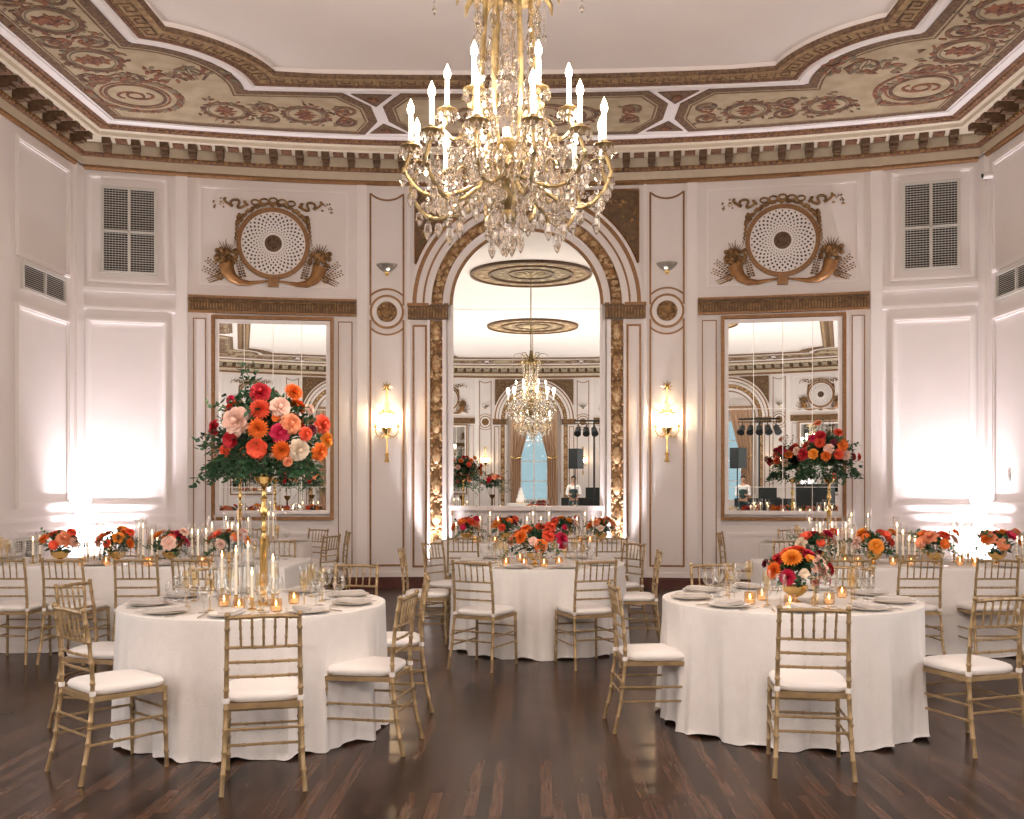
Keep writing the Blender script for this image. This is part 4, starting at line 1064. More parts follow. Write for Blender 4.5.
# ================================================================== tables and cloths
def cloth_mesh(name, outline, h, seed, folds=16, flare=.012, nseg=260, amp=.042):
    """outline(t) -> (x, y, nx, ny) of the table edge; drape reaches the floor in folds"""
    rr = random.Random(seed); ph = [rr.uniform(0, 6.28) for _ in range(6)]
    fr = [folds, folds * 1.7, folds * .55, folds * 2.9]
    m = MB(); vs = []; fs = []
    rows = [(-.10, h + .004, 0), (-.02, h + .004, 0), (.004, h - .004, 0), (.012, h - .03, .02), (.018, h - .10, .12), (.03, h - .22, .3), (.045, h - .36, .52), (.065, h - .50, .74), (.085, h - .62, .9), (.105, .05, 1.0), (.13, .012, 1.05), (.16, .006, 1.1)]
    rows = [(o * flare / .16, z, k) for o, z, k in rows]
    for o, z, k in rows:
        for i in range(nseg):
            t = i / nseg; x, y, nx, ny = outline(t); a = 2 * PI * t
            f = (math.sin(round(fr[0]) * a + ph[0] + .8 * math.sin(3 * a + ph[4])) * .5 + math.sin(round(fr[1]) * a + ph[1]) * .3 + math.sin(round(fr[2]) * a + ph[2]) * .45 + (math.sin(round(fr[3]) * a + ph[3]) * .2))
            d = o + amp * k * f
            zz = z + (.012 * math.sin(round(folds * .9) * a + ph[5]) * max(0, k - .9) * 8 if k > 1 else 0)
            vs.append((x + nx * d, y + ny * d, max(.004, zz)))
    n = nseg
    for j in range(len(rows) - 1):
        for i in range(n): fs.append((j * n + i, j * n + (i + 1) % n, (j + 1) * n + (i + 1) % n, (j + 1) * n + i))
    # top: fan to a centre line
    vs.append((0, 0, h + .004)); c = len(vs) - 1
    for i in range(n): fs.append((c, (i + 1) % n, i))
    m.add(vs, fs); return m
def round_out(r): return lambda t: (r * math.cos(2 * PI * t), r * math.sin(2 * PI * t), math.cos(2 * PI * t), math.sin(2 * PI * t))
def rect_out(hx, hy, rc=.06):
    def f(t):
        per = 4 * (hx + hy); s = t * per
        segs = [((hx, -hy), (0, 1), (1, 0), 2 * hy), ((hx, hy), (-1, 0), (0, 1), 2 * hx), ((-hx, hy), (0, -1), (-1, 0), 2 * hy), ((-hx, -hy), (1, 0), (0, -1), 2 * hx)]
        for p, d, nn, L in segs:
            if s <= L or (p, d, nn, L) == segs[-1]:
                x, y = p[0] + d[0] * s, p[1] + d[1] * s
                e = .14; nx, ny = nn
                # blend normals near corners
                if s < e: pn = (-d[0], -d[1]); w = .5 * (1 - s / e); nx, ny = nn[0] * (1 - w) + pn[0] * w, nn[1] * (1 - w) + pn[1] * w
                if L - s < e: w = .5 * (1 - (L - s) / e); nx, ny = nx * (1 - w) + d[0] * w, ny * (1 - w) + d[1] * w
                l = math.hypot(nx, ny); return (x, y, nx / l * (1.25 if min(s, L - s) < e else 1), ny / l * (1.25 if min(s, L - s) < e else 1))
            s -= L
    return f
TZ = .806
def make_round_table(loc, r, lab, seed):
    t = thing('round_table', 'round banquet table ' + lab + ', hidden under its cloth', 'table', loc)
    m = MB(); m.lathe([(r - .01, .77), (r - .002, .777), (r - .002, .792), (r - .01, .798)], n=48); m.build('tabletop', 'mahogany', t)
    for i in range(4):
        a = PI / 4 + PI / 2 * i; m = MB(); m.tube([(.55 * r * math.cos(a), .55 * r * math.sin(a), .77), (.62 * r * math.cos(a), .62 * r * math.sin(a), 0)], .017, 8); m.build('leg', 'dark', t)
    c = cloth_mesh('tablecloth', round_out(r), .80, seed, folds=int(17 * r / .88)).build('tablecloth', 'linen', None, True, loc)
    tag(c, 'floor-length ivory cloth on the round table ' + lab, 'tablecloth'); return t, c
def make_long_table(loc, hx, hy, lab, seed, flare=.04):
    t = thing('banquet_table', 'long banquet table ' + lab + ', hidden under its cloth', 'table', loc)
    m = MB(); m.box((0, 0, .783), (2 * hx - .02, 2 * hy - .02, .028)); m.build('tabletop', 'mahogany', t, False)
    for sx in (-1, 1):
        for sy in (-1, 1): m = MB(); m.tube([(sx * (hx - .25), sy * (hy - .15), .77), (sx * (hx - .2), sy * (hy - .1), 0)], .017, 8); m.build('leg', 'dark', t)
    c = cloth_mesh('tablecloth', rect_out(hx, hy), .80, seed, folds=int(5 * (hx + hy)), nseg=int(110 * (hx + hy) / 1.0), flare=flare, amp=.026).build('tablecloth', 'linen', None, True, loc)
    tag(c, 'floor-length ivory cloth on the long table ' + lab, 'tablecloth'); return t, c
def C3(px, d, z=0.0): x, y = room(px, d); return Vector((x, y, z))
T1 = C3(255, 6.50); T2 = C3(789, 6.71); T3 = C3(538, 9.70)
make_round_table(T1, .845, 'at near left under the tall bouquet', 1)
make_round_table(T2, .845, 'at near right with the low bouquet', 2)
make_round_table(T3, .838, 'in the middle of the floor', 3)
T4 = Vector((-4.12, 9.7, 0))
T5 = Vector((4.22, 9.7, 0)); T6 = Vector((.13, 13.1, 0))
make_long_table(T4, 1.95, .56, 'along the left side', 4)
make_long_table(T5, 1.86, .56, 'along the right side', 5)
make_long_table(T6, 1.32, .5, 'in front of the arch', 6)
T7 = Vector((-3.62, 12.85, 0)); T8 = Vector((3.85, 12.75, 0))
make_round_table(T7, .838, 'at the rear before the left mirror', 7)
make_round_table(T8, .838, 'at the rear before the right mirror', 8)

def chair_cam(x, d, fx, fd, lab, group=None):
    """seat centre in camera-frame x / depth, facing (fx, fd) in the same frame"""
    X = CX + x * CT - d * ST; Y = d * CT + x * ST
    gx = fx * CT - fd * ST; gy = fd * CT + fx * ST
    CHAIR.put((X, Y, 0), math.atan2(gy, gx) - PI / 2, lab, group or 'gold chairs around the tables')
def cpx(px, d, off=.25): pass
# near left table
for x, d, fx, fd, lab in (
    (-1.335, 5.36, -.10, .42, 'gold chair at the near left table, its back straight to the viewer'),
    (-2.22, 5.56, .30, .33, 'gold chair with ivory cushion left of the near left table, the nearest one there'),
    (-2.68, 6.6, 1, -.2, 'gold chair at the near left table, partly behind the nearest left-hand chair'),
    (-.875, 6.03, -1.0, .18, 'gold chair on the near left table\'s aisle side, nearest the viewer'),
    (-.86, 7.05, -.95, -.12, 'gold chair at the near left table seen edge-on behind the nearest aisle chair'),
    (-1.33, 7.88, -.25, -1, 'gold chair across the near left table, right of the brass stand'),
    (-2.24, 7.62, .45, -.9, 'gold chair across the near left table, left of the brass flower stand')): chair_cam(x, d, fx, fd, lab)
for x, d, fx, fd, lab in (
    (1.665, 5.60, .07, .42, 'gold chair in front of the near right table, its back straight to the viewer'),
    (.92, 6.52, 1, .06, 'gold chair on the near right table\'s aisle side, seen from the side'),
    (2.78, 6.08, -.145, .43, 'gold chair at the right edge, angled beside the near right table'),
    (1.68, 7.9, .15, -1, 'gold chair across the near right table, behind the wine glasses'),
    (2.55, 7.72, -.55, -.8, 'gold chair across the near right table, just right of the low bouquet')): chair_cam(x, d, fx, fd, lab)
for x, d, fx, fd, lab in (
    (-.23, 8.63, .18, .36, 'gold chair before the middle round table, left one of the front pair'),
    (.64, 8.72, -.13, .38, 'gold chair before the middle round table, right one of the front pair'),
    (1.17, 9.66, -1, .06, 'gold chair at the middle round table seen side-on at its right'),
    (-.85, 9.95, 1, .0, 'gold chair at the middle round table seen edge-on at its left'),
    (-.66, 10.85, .8, -.5, 'gold chair at the far left of the middle round table'),
    (1.12, 10.75, -.8, -.5, 'gold chair at the far right of the middle round table')): chair_cam(x, d, fx, fd, lab)
for px, lab in ((463, 'gold chair at the arch table, left one of its front row'), (572, 'gold chair at the arch table behind the middle table\'s bouquet'), (612, 'gold chair at the arch table, right one of its front row')):
    x = (px - 512) / F * 12.0; chair_cam(x, 12.26, 0, 1, lab)
for px, w, lab in ((3, 0, 'gold chair at the left long table, cut by the left edge'), (64, .08, 'gold chair at the left long table, second from the left edge'), (134, -.05, 'gold chair at the left long table, third from the left edge'), (197, .25, 'gold chair at the left long table, last before its right end')):
    x = (px - 512) / F * 8.67; chair_cam(x, 8.93, w, 1, lab)
for px, w, lab in ((849, -.05, 'gold chair at the right long table, just behind the near right table'), (921, .0, 'gold chair at the right long table, middle of its front row'), (998, -.02, 'gold chair at the right long table, nearest the right edge of its front row')):
    x = (px - 512) / F * 8.67; chair_cam(x, 8.93, w, 1, lab)
for px, lab in ((120, 'gold chair on the wall side of the left long table, farthest left'), (208, 'gold chair on the wall side of the left long table, between candles'), (279, 'gold chair on the wall side of the left long table at its right end')):
    x = (px - 512) / F * 11.35; chair_cam(x, 11.12, 0, -1, lab)
for px, lab in ((790, 'gold chair on the wall side of the right long table at its left end'), (860, 'gold chair on the wall side of the right long table, middle'), (925, 'gold chair on the wall side of the right long table, farthest right')):
    x = (px - 512) / F * 11.35; chair_cam(x, 11.12, 0, -1, lab)
def chair_at(T, ang, r, lab):
    a = R(ang); X, Y = T.x + r * math.cos(a), T.y + r * math.sin(a); CHAIR.put((X, Y, 0), a + PI / 2, lab, 'gold chairs around the tables')
for ang, lab in ((150, 'gold chair at the rear left round table, against the left side'), (95, 'gold chair behind the rear left round table under the mirror, left of the stand'), (58, 'gold chair behind the rear left round table, right of the stand'), (18, 'gold chair at the rear left round table, turned sideways by the wall'), (-22, 'gold chair at the rear left round table nearest the aisle')): chair_at(T7, ang, 1.06, lab)
for ang, lab in ((95, 'gold chair behind the rear right round table under the mirror'), (160, 'gold chair at the rear right round table seen edge-on at its left'), (25, 'gold chair at the rear right round table, farthest right')): chair_at(T8, ang, 1.1, lab)

# ================================================================== tableware
def proto_mesh(mb, name, m): return mb.mesh(name, m)
def wine(h, r, stem, mname, part):
    t = thing(part, '', 'glass')
    m = MB(); b0 = stem
    m.lathe([(.0, b0 - .002), (.010, b0), (r * .7, b0 + (h - b0) * .18), (r, b0 + (h - b0) * .42), (r * .97, b0 + (h - b0) * .7), (r * .82, h)], n=14, cap=False)
    m.build('bowl', mname, t)
    m = MB(); m.lathe([(r * .85, .0), (r * .82, .003), (.008, .007), (.0045, .02), (.0045, b0 - .01), (.009, b0)], n=12); m.build('stem', 'glass' if mname == 'glass' else mname, t)
    return t
G_WINE = Proto(wine(.205, .040, .10, 'glass', 'wine_glass')); G_WAT = Proto(wine(.165, .043, .065, 'glass', 'water_goblet')); G_FLU = Proto(wine(.225, .031, .095, 'goldglass', 'champagne_flute'))
def make_plate():
    t = thing('dinner_plate', '', 'plate'); m = MB(); m.lathe([(.075, 0), (.09, .004), (.135, .016), (.137, .019), (.09, .009), (.0, .007)], n=28); m.build('plate', 'china', t)
    m = MB(); m.lathe([(.134, .0165), (.138, .018), (.134, .0195)], n=28, cap=False); m.build('gilt_rim', 'gold', t); return t
PLATE = Proto(make_plate())
nk = MB()
for i in range(4):
    w = .105 - .006 * i; nk.box((.004 * (i % 2), 0, .010 + .006 * i), (w, .235 - .012 * i, .0045), Matrix.Rotation(R(2 * i - 3), 4, 'Z'))
nkm = nk.mesh('napkin', 'napkin', False)
fk = MB(); fk.box((0, -.03, .003), (.007, .13, .003)); fk.box((0, .055, .003), (.022, .035, .003))
for i in range(4): fk.box((-.009 + .006 * i, .09, .003), (.003, .04, .003))
fkm = fk.mesh('fork', 'silver', False)
kn = MB(); kn.box((0, -.06, .004), (.011, .09, .006)); kn.prism([(-.008, -.015), (.008, -.015), (.009, .06), (.003, .11), (-.006, .11)], .002, .005); knm = kn.mesh('knife', 'silver', False)
HOUR = {}
def hour(a):
    """clock hour of a table angle, six nearest the viewer"""
    h = round((90 - math.degrees(a)) / 30) % 12; return ['twelve', 'one', 'two', 'three', 'four', 'five', 'six', 'seven', 'eight', 'nine', 'ten', 'eleven'][h]
def setting(T, a, r, tab, glasses=True, detail=True):
    c, s = math.cos(a), math.sin(a); rz = a + PI / 2; hr = hour(a)
    def P(dr, dt, z=TZ + .001): return (T.x + (r - dr) * c - dt * s, T.y + (r - dr) * s + dt * c, z)
    PLATE.put(P(0, 0), rz, 'white gilt-rimmed plate at the %s o\'clock place of the %s' % (hr, tab), 'plates')
    link('napkin', nkm, None, P(-.0, .0, TZ + .0085), rz + R(rng.uniform(-14, 14)), 'folded grey napkin on the plate at %s o\'clock of the %s' % (hr, tab), 'napkin', 'napkins')
    if detail:
        link('fork', fkm, None, P(.0, .165), rz + PI, 'fork beside the plate at %s o\'clock of the %s' % (hr, tab), 'fork', 'forks')
        link('knife', knm, None, P(.0, -.165), rz + PI, 'knife beside the plate at %s o\'clock of the %s' % (hr, tab), 'knife', 'knives')
    j = lambda: rng.uniform(-.012, .012)
    G_WINE.put(P(.20 + j(), -.10 + j()), 0, 'clear wine glass at the %s o\'clock place of the %s' % (hr, tab), 'wine glasses')
    G_WAT.put(P(.17 + j(), -.20 + j()), 0, 'squat clear goblet at the %s o\'clock place of the %s' % (hr, tab), 'water goblets')
    if glasses: G_FLU.put(P(.27 + j(), -.18 + j()), 0, 'gold-tinted flute at the %s o\'clock place of the %s' % (hr, tab), 'gold-tinted flutes')
for T, tab, a0 in ((T1, 'near left table', -90 + 4), (T2, 'near right table', -90 - 8), (T3, 'middle round table', -90 - 18)):
    n = 9
    for i in range(n): setting(T, R(a0 + 360 * i / n), .66, tab)
# long and rear tables: one place per seat
def place_row(T, xs, y, a, tab, names):
    for x, nm in zip(xs, names):
        def P(dx, dy, z=TZ + .001): return (x + dx, T.y + y + dy, z)
        s = 1 if y < 0 else -1
        PLATE.put(P(0, 0), 0, 'white plate %s of the %s' % (nm, tab), 'plates'); link('napkin', nkm, None, P(0, 0, TZ + .0085), R(rng.uniform(-10, 10)), 'folded grey napkin %s of the %s' % (nm, tab), 'napkin', 'napkins')
        G_WINE.put(P(.14, .17 * s), 0, 'clear wine glass %s of the %s' % (nm, tab), 'wine glasses'); G_WAT.put(P(.22, .12 * s), 0, 'squat clear goblet %s of the %s' % (nm, tab), 'water goblets'); G_FLU.put(P(.05, .2 * s), 0, 'gold-tinted flute %s of the %s' % (nm, tab), 'gold-tinted flutes')
nF = ['at the front seat farthest from the arch', 'at the second front seat', 'at the third front seat', 'at the front seat nearest the arch']
nB = ['at the wall-side seat farthest from arch', 'at the middle wall-side seat', 'at the wall-side seat nearest the arch']
place_row(T4, [-5.0, -4.0, -3.35, -2.6], -.42, 0, 'left long table', nF); place_row(T4, [-5.3, -3.7, -2.6], .42, 0, 'left long table', nB)
place_row(T5, [5.6, 4.5, 3.75, 3.0], -.42, 0, 'right long table', nF); place_row(T5, [5.2, 4.1, 3.0], .42, 0, 'right long table', nB)
place_row(T6, [-.75, .55, 1.1], -.34, 0, 'arch table', ['at the left front seat', 'at the middle front seat', 'at the right front seat'])
for T, tab in ((T7, 'rear left table'), (T8, 'rear right table')):
    for i in range(5): setting(T, R(-60 + 72 * i), .68, tab, True, False)

# ================================================================== candles
def make_hurricane(h, hc):
    t = thing('hurricane_candle', '', 'candle')
    m = MB(); m.lathe([(.036, .004), (.038, .008), (.038, h)], n=16, cap=False); m.build('glass_cylinder', 'glass', t)
    m = MB(); m.lathe([(.030, 0), (.030, .006), (.008, .014), (.006, .045), (.011, .055), (.014, .075), (.010, .08)], n=12); m.build('brass_holder', 'gold', t)
    m = MB(); m.lathe([(.0095, .07), (.0085, .07 + hc), (.004, .073 + hc)], n=10); m.build('taper', 'wax', t)
    m = MB(); m.lathe([(.002, .075 + hc), (.0065, .088 + hc), (.005, .102 + hc), (.0005, .122 + hc)], n=8); m.build('flame', 'flame', t)
    return t
HUR = [Proto(make_hurricane(.30, .14)), Proto(make_hurricane(.38, .21)), Proto(make_hurricane(.45, .27))]
def make_votive():
    t = thing('votive_candle', '', 'candle')
    m = MB(); m.lathe([(.0, .0), (.030, .0), (.036, .012), (.038, .05), (.035, .072), (.037, .078)], n=16, cap=False)
    m.build('amber_cup', 'amber', t)
    m = MB(); m.lathe([(.0, .006), (.026, .006), (.026, .03), (.0, .032)], n=12); m.build('wax', 'wax', t)
    m = MB(); m.lathe([(.002, .034), (.007, .044), (.0055, .056), (.0005, .072)], n=8); m.build('flame', 'flame', t)
    return t
VOT = Proto(make_votive())
FL = []
def hur(k, x, y, lab, z=TZ): HUR[k].put((x, y, z), 0, lab, 'glass hurricane candles'); FL.append((x, y, z + (.25, .32, .38)[k]))
def vot(x, y, lab, z=TZ): VOT.put((x, y, z), 0, lab, 'amber votive candles'); FL.append((x, y, z + .06))
def campos(px, d): x, y = room(px, d); return x, y
# near left: positions from columns
for k, px, d, lab in ((2, 236, 6.55, 'tall white taper in a cylinder just left of the near left brass stand'), (0, 252, 6.42, 'short white taper in a cylinder before the near left brass stand'), (1, 273, 6.62, 'white taper in a cylinder right of the near left brass stand'), (1, 222, 6.95, 'white taper farthest left of the stand on the near left table'), (2, 248, 7.05, 'tall taper behind the brass stand on the near left table')):
    hur(k, *campos(px, d * .955), lab)
for px, d, lab in ((239, 6.35, 'amber votive left of the brass stand base'), (276, 6.35, 'amber votive right of the brass stand base'), (224, 6.6, 'amber votive at the far left of the near left table\'s candles'), (294, 6.75, 'amber votive behind the right glasses of the near left table')): vot(*campos(px, d * .955), lab)
for px, d, lab in ((750, 6.72, 'amber ribbed votive farthest left of the low bouquet, near right table'), (762, 6.95, 'amber votive behind and right of the leftmost one, near right table'), (790, 6.55, 'amber votive directly before the low bouquet\'s bowl, near right table'), (829, 6.72, 'amber votive right of the low bouquet, near right table'), (842, 7.1, 'amber votive farthest right of the low bouquet, near right table')): vot(*campos(px, d * .955), lab)
for px, d, lab in ((506, 9.75, 'amber votive farthest left on the middle round table'), (524, 9.65, 'amber votive left before the middle table\'s bouquet'), (544, 9.62, 'amber votive right before the middle table\'s bouquet'), (559, 9.8, 'amber votive farthest right on the middle round table'), (520, 10.3, 'amber votive behind the middle table\'s bouquet')): vot(*campos(px, d * .955), lab)
for k, px, d in ((1, 480, 13.0), (2, 490, 13.1), (1, 498, 12.95), (0, 470, 13.1), (2, 533, 13.15), (1, 541, 13.0), (2, 549, 13.1), (1, 527, 12.95), (1, 577, 13.0), (2, 585, 13.1), (1, 593, 12.95), (0, 614, 13.05), (0, 456, 13.0)):
    hur(k, *campos(px, d), 'taper in a cylinder on the arch table, %s' % ('left of the left bowls' if px < 475 else 'between the two left flower bowls' if px < 505 else 'between the middle flower bowls' if px < 560 else 'between the two right flower bowls' if px < 600 else 'at its right end'))
for px in (475, 495, 520, 548, 580, 590): vot(*campos(px, 12.85), 'amber votive on the arch table %s' % ('at its left part' if px < 510 else 'in its middle' if px < 560 else 'at its right part'))
for k, px, d in ((0, 33, 9.58), (0, 40, 9.73), (1, 88, 9.68), (0, 94, 9.53), (2, 139, 9.73), (2, 143, 9.58), (1, 152, 9.53), (0, 157, 9.68), (1, 192, 9.68), (1, 198, 9.53), (2, 212, 9.73), (1, 206, 9.78), (2, 232, 9.68), (2, 238, 9.53), (1, 100, 9.78)):
    hur(k, *campos(px, d), 'taper in a cylinder on the left long table, %s' % ('left of its first flower bowl' if px < 50 else 'between its first and second flower bowls' if px < 110 else 'between its second and third flower bowls' if px < 170 else 'beyond its third flower bowl'))
for px, d in ((147, 9.38), (150, 9.28), (202, 9.38), (208, 9.33), (82, 9.38), (106, 9.38)): vot(*campos(px, d), 'amber votive on the left long table, %s' % ('between the first two bowls' if px < 110 else 'beyond the second bowl' if px < 170 else 'by its right end'))
for k, px, d in ((2, 820, 9.78), (1, 826, 9.63), (2, 832, 9.78), (1, 838, 9.53), (2, 846, 9.73), (1, 813, 9.78), (1, 852, 9.58), (2, 897, 9.73), (1, 903, 9.58), (0, 909, 9.68), (0, 915, 9.58), (2, 954, 9.73), (0, 962, 9.58), (1, 968, 9.73), (0, 1017, 9.58), (0, 1022, 9.68)):
    hur(k, *campos(px, d), 'taper in a cylinder on the right long table, %s' % ('between its first two flower bowls' if px < 870 else 'between its second and third flower bowls' if px < 935 else 'between its third and fourth bowls' if px < 990 else 'beyond its fourth flower bowl'))
for px, d in ((858, 9.38), (893, 9.38), (911, 9.33), (960, 9.38), (975, 9.33), (845, 9.38)): vot(*campos(px, d), 'amber votive on the right long table, %s' % ('near its left bowls' if px < 880 else 'near its middle bowls' if px < 930 else 'near its right bowls'))
for k, dx, dy in ((1, -.3, .1), (2, .25, .15), (1, .1, -.25), (0, -.15, -.3), (2, .38, -.1)):
    hur(k, T7.x + dx, T7.y + dy, 'taper in a cylinder on the rear left round table'); hur(k, T8.x + .1 + dx, T8.y + dy, 'taper in a cylinder on the rear right round table')

# ================================================================== flowers
def petal(m, T, L, wd, cup, curl, n=3):
    vs = []; fs = []
    for i in range(n + 2):
        u = i / (n + 1); w = wd * (math.sin(PI * (.12 + .80 * u)) ** .8 if n == 2 else (.45, .85, 1.0, .97, .62)[i])
        y = L * u; z = cup * math.sin(u * PI * .5) * L + curl * (u ** 3) * L * -1
        yy = y * (1 - .25 * abs(cup) * u)
        for k in (-1, -.5, 0, .5, 1): vs.append((k * w, yy - .10 * L * k * k, z + .25 * wd * k * k))
    for i in range(n + 1):
        for k in range(4): a = i * 5 + k; fs.append((a, a + 1, a + 6, a + 5))
    m.add(vs, fs, T)
def rose_mesh(col):
    m = MB(); r_ = random.Random(col)
    m.ball((0, 0, .30), .30, 8, 6, (1, 1, 1.1))
    k = 0
    for ring, (n, tilt, L, w) in enumerate(((3, 4, .50, .26), (4, 12, .60, .31), (5, 22, .70, .36), (6, 36, .82, .42), (7, 52, .92, .45), (8, 68, .98, .46), (7, 84, 1.0, .46))):
        for i in range(n):
            a = 2 * PI * i / n + ring * .7 + r_.uniform(-.15, .15)
            T = Matrix.Rotation(a, 4, 'Z') @ Matrix.Translation((0, .04 + .035 * ring, .03)) @ Matrix.Rotation(R(88 - tilt + r_.uniform(-6, 6)), 4, 'X')
            petal(m, T, L, w, -.16, .02 + .05 * ring)
    me = m.mesh('rose', 'pet_' + col); return me
def dahlia_mesh(col):
    m = MB(); r_ = random.Random(col + 'd')
    for ring in range(7):
        n = 8 + ring * 2; tilt = 12 + ring * 13; L = .45 + .085 * ring
        for i in range(n):
            a = 2 * PI * (i + .5 * (ring % 2)) / n
            T = Matrix.Rotation(a, 4, 'Z') @ Matrix.Translation((0, .03, .12)) @ Matrix.Rotation(R(88 - tilt), 4, 'X')
            petal(m, T, L * r_.uniform(.93, 1.05), .13 + .008 * ring, .10, 0, 2)
    return m.mesh('dahlia', 'pet_' + col)
def open_mesh(col):
    m = MB(); r_ = random.Random(col + 'o')
    m.ball((0, 0, .1), .2, 8, 5, (1, 1, .6))
    for ring, (n, tilt) in enumerate(((6, 45), (8, 74))):
        for i in range(n):
            a = 2 * PI * i / n + ring * .4; T = Matrix.Rotation(a, 4, 'Z') @ Matrix.Translation((0, .1, .05)) @ Matrix.Rotation(R(88 - tilt + r_.uniform(-8, 8)), 4, 'X'); petal(m, T, .9, .50, .05, .1)
    return m.mesh('ranunculus', 'pet_' + col)
FM = {}
def bloom(kind, col):
    if (kind, col) not in FM: FM[kind, col] = {'rose': rose_mesh, 'dahlia': dahlia_mesh, 'ranunculus': open_mesh}[kind](col)
    return FM[kind, col]
def put_bloom(parent, kind, col, p, d, r):
    o = link(kind, bloom(kind, col), parent, p); o.rotation_mode = 'QUATERNION'; o.rotation_quaternion = Vector(d).normalized().to_track_quat('Z', 'Y'); o.scale = (r,) * 3
    return o
def leaf_geo(m, p, d, L, w, r_):
    d = Vector(d).normalized(); s = d.cross(Vector((0, 0, 1))); s = s.normalized() if s.length > .05 else Vector((1, 0, 0))
    s = (s + Vector((r_.uniform(-.6, .6), r_.uniform(-.6, .6), r_.uniform(-.6, .6)))).normalized(); nn = d.cross(s).normalized()
    p = Vector(p); pts = [(0, 0, 0), (.3, .9, .05), (.65, .8, .06), (1, 0, -.05), (.65, -.8, .06), (.3, -.9, .05), (.5, 0, -.02)]
    vs = [p + d * L * a + s * w * b + nn * L * c for a, b, c in pts]
    m.add(vs, [(0, 1, 6), (1, 2, 6), (2, 3, 6), (3, 4, 6), (4, 5, 6), (5, 0, 6)])
def sprig(m, ms, p0, d, L, r_, nl=9, ls=.045, lw=.016, droop=.25):
    P = []; p = Vector(p0); v = Vector(d).normalized()
    for i in range(8):
        P.append(p.copy()); p = p + v * L / 7; v = (v + Vector((r_.uniform(-.12, .12), r_.uniform(-.12, .12), -droop / 7 * 1.6))).normalized()
    ms.tube(P, [.0025] * 7 + [.001], 4)
    for i in range(nl):
        u = .25 + .75 * i / (nl - 1); j = min(6, int(u * 7)); q = P[j].lerp(P[j + 1], u * 7 - j) if u < 1 else P[7]
        t = (P[j + 1] - P[j]).normalized(); s = t.orthogonal().normalized(); s = Matrix.Rotation(i * 2.4, 3, t) @ s
        leaf_geo(m, q, t * .5 + s + Vector((0, 0, -.15)), ls * r_.uniform(.7, 1.15), lw, r_)
def bowl_geo(m, r, h):
    m.lathe([(r * .5, 0), (r * .52, .005), (r * .18, h * .18), (r * .16, h * .3), (r * .55, h * .42), (r * .9, h * .68), (r, h), (r * .97, h), (r * .85, h * .7), (0, h * .5)], n=22)
def bouquet(loc, label, specs, rx, rz_, z0, seed, bowl=None, stand=None, nleaf=90, nsprig=14, sprl=.16, ls=.05, zrot=0, size=1.0):
    """specs: (kind, colour, azimuth deg [0 = right, -90 = viewer], elevation deg, bloom radius)"""
    t = thing('flower_arrangement', label, 'flower arrangement', loc); r_ = random.Random(seed)
    if bowl: m = MB(); bowl_geo(m, *bowl); m.build('brass_bowl', 'gold', t)
    if stand: stand(t)
    rd = lambda az, el: Vector((math.cos(R(az)) * math.cos(R(el)), math.sin(R(az)) * math.cos(R(el)), math.sin(R(el))))
    for sp_ in specs:
        kind, col, az, el, br = sp_[:5]; k = sp_[5] if len(sp_) > 5 else .86
        d = rd(az, el); p = Vector((d.x * rx * k, d.y * rx * k, z0 + d.z * rz_ * k)); put_bloom(t, kind, col, p, (d.x, d.y, d.z + .12), br)
    m = MB(); ms = MB(); m2 = MB()
    for i in range(nleaf):
        d = rd(r_.uniform(0, 360), r_.uniform(-25, 85)); k = r_.uniform(.35, .86)
        p = Vector((d.x * rx * k, d.y * rx * k, z0 + d.z * rz_ * k)); leaf_geo(m if r_.random() < .75 else m2, p, d + Vector((r_.uniform(-.6, .6), r_.uniform(-.6, .6), r_.uniform(-.5, .3))), ls * r_.uniform(.8, 1.3), ls * .33, r_)
    for i in range(nsprig):
        d = rd(r_.uniform(0, 360), r_.uniform(-30, 60)); p = Vector((d.x * rx * .5, d.y * rx * .5, z0 + d.z * rz_ * .4)); sprig(m if r_.random() < .8 else m2, ms, p, d, sprl * r_.uniform(.8, 1.5) + rx * .4, r_, 10, ls * .9, ls * .3, .5)
    for i in range(12):
        d = rd(r_.uniform(0, 360), r_.uniform(-10, 80)); ms.tube([(0, 0, z0 - rz_ * .3), (d.x * rx * .7, d.y * rx * .7, z0 + d.z * rz_ * .7)], .003, 4)
    # moss ball that fills the heart of the arrangement with dark leaves
    for i in range(nleaf // 2):
        d = rd(r_.uniform(0, 360), r_.uniform(-40, 90)); k = r_.uniform(.1, .5); p = Vector((d.x * rx * k, d.y * rx * k, z0 + d.z * rz_ * k)); leaf_geo(m, p, d, ls * 1.5, ls * .6, r_)
    m.build('foliage', 'leaf', t); m2.build('light_foliage', 'leaf2', t); ms.build('stems', 'stem', t)
    return t
def tall_stand(h):
    def f(t):
        m = MB(); m.lathe([(.095, 0), (.095, .01), (.06, .018), (.035, .035), (.02, .06), (.028, .075), (.0225, .09), (.026, .12), (.027, .40), (.030, .42), (.016, .44), (.013, .47), (.024, .49), (.013, .51), (.012, .55), (.022, .575), (.028, .60), (.018, .63), (.012, .66), (.024, .68), (.014, .70), (.012, .74), (.03, .78), (.02, .81), (.018, .84), (.045, h - .04), (.065, h), (.06, h), (0, h - .03)], n=16)
        m.build('brass_stand', 'gold', t)
    return f
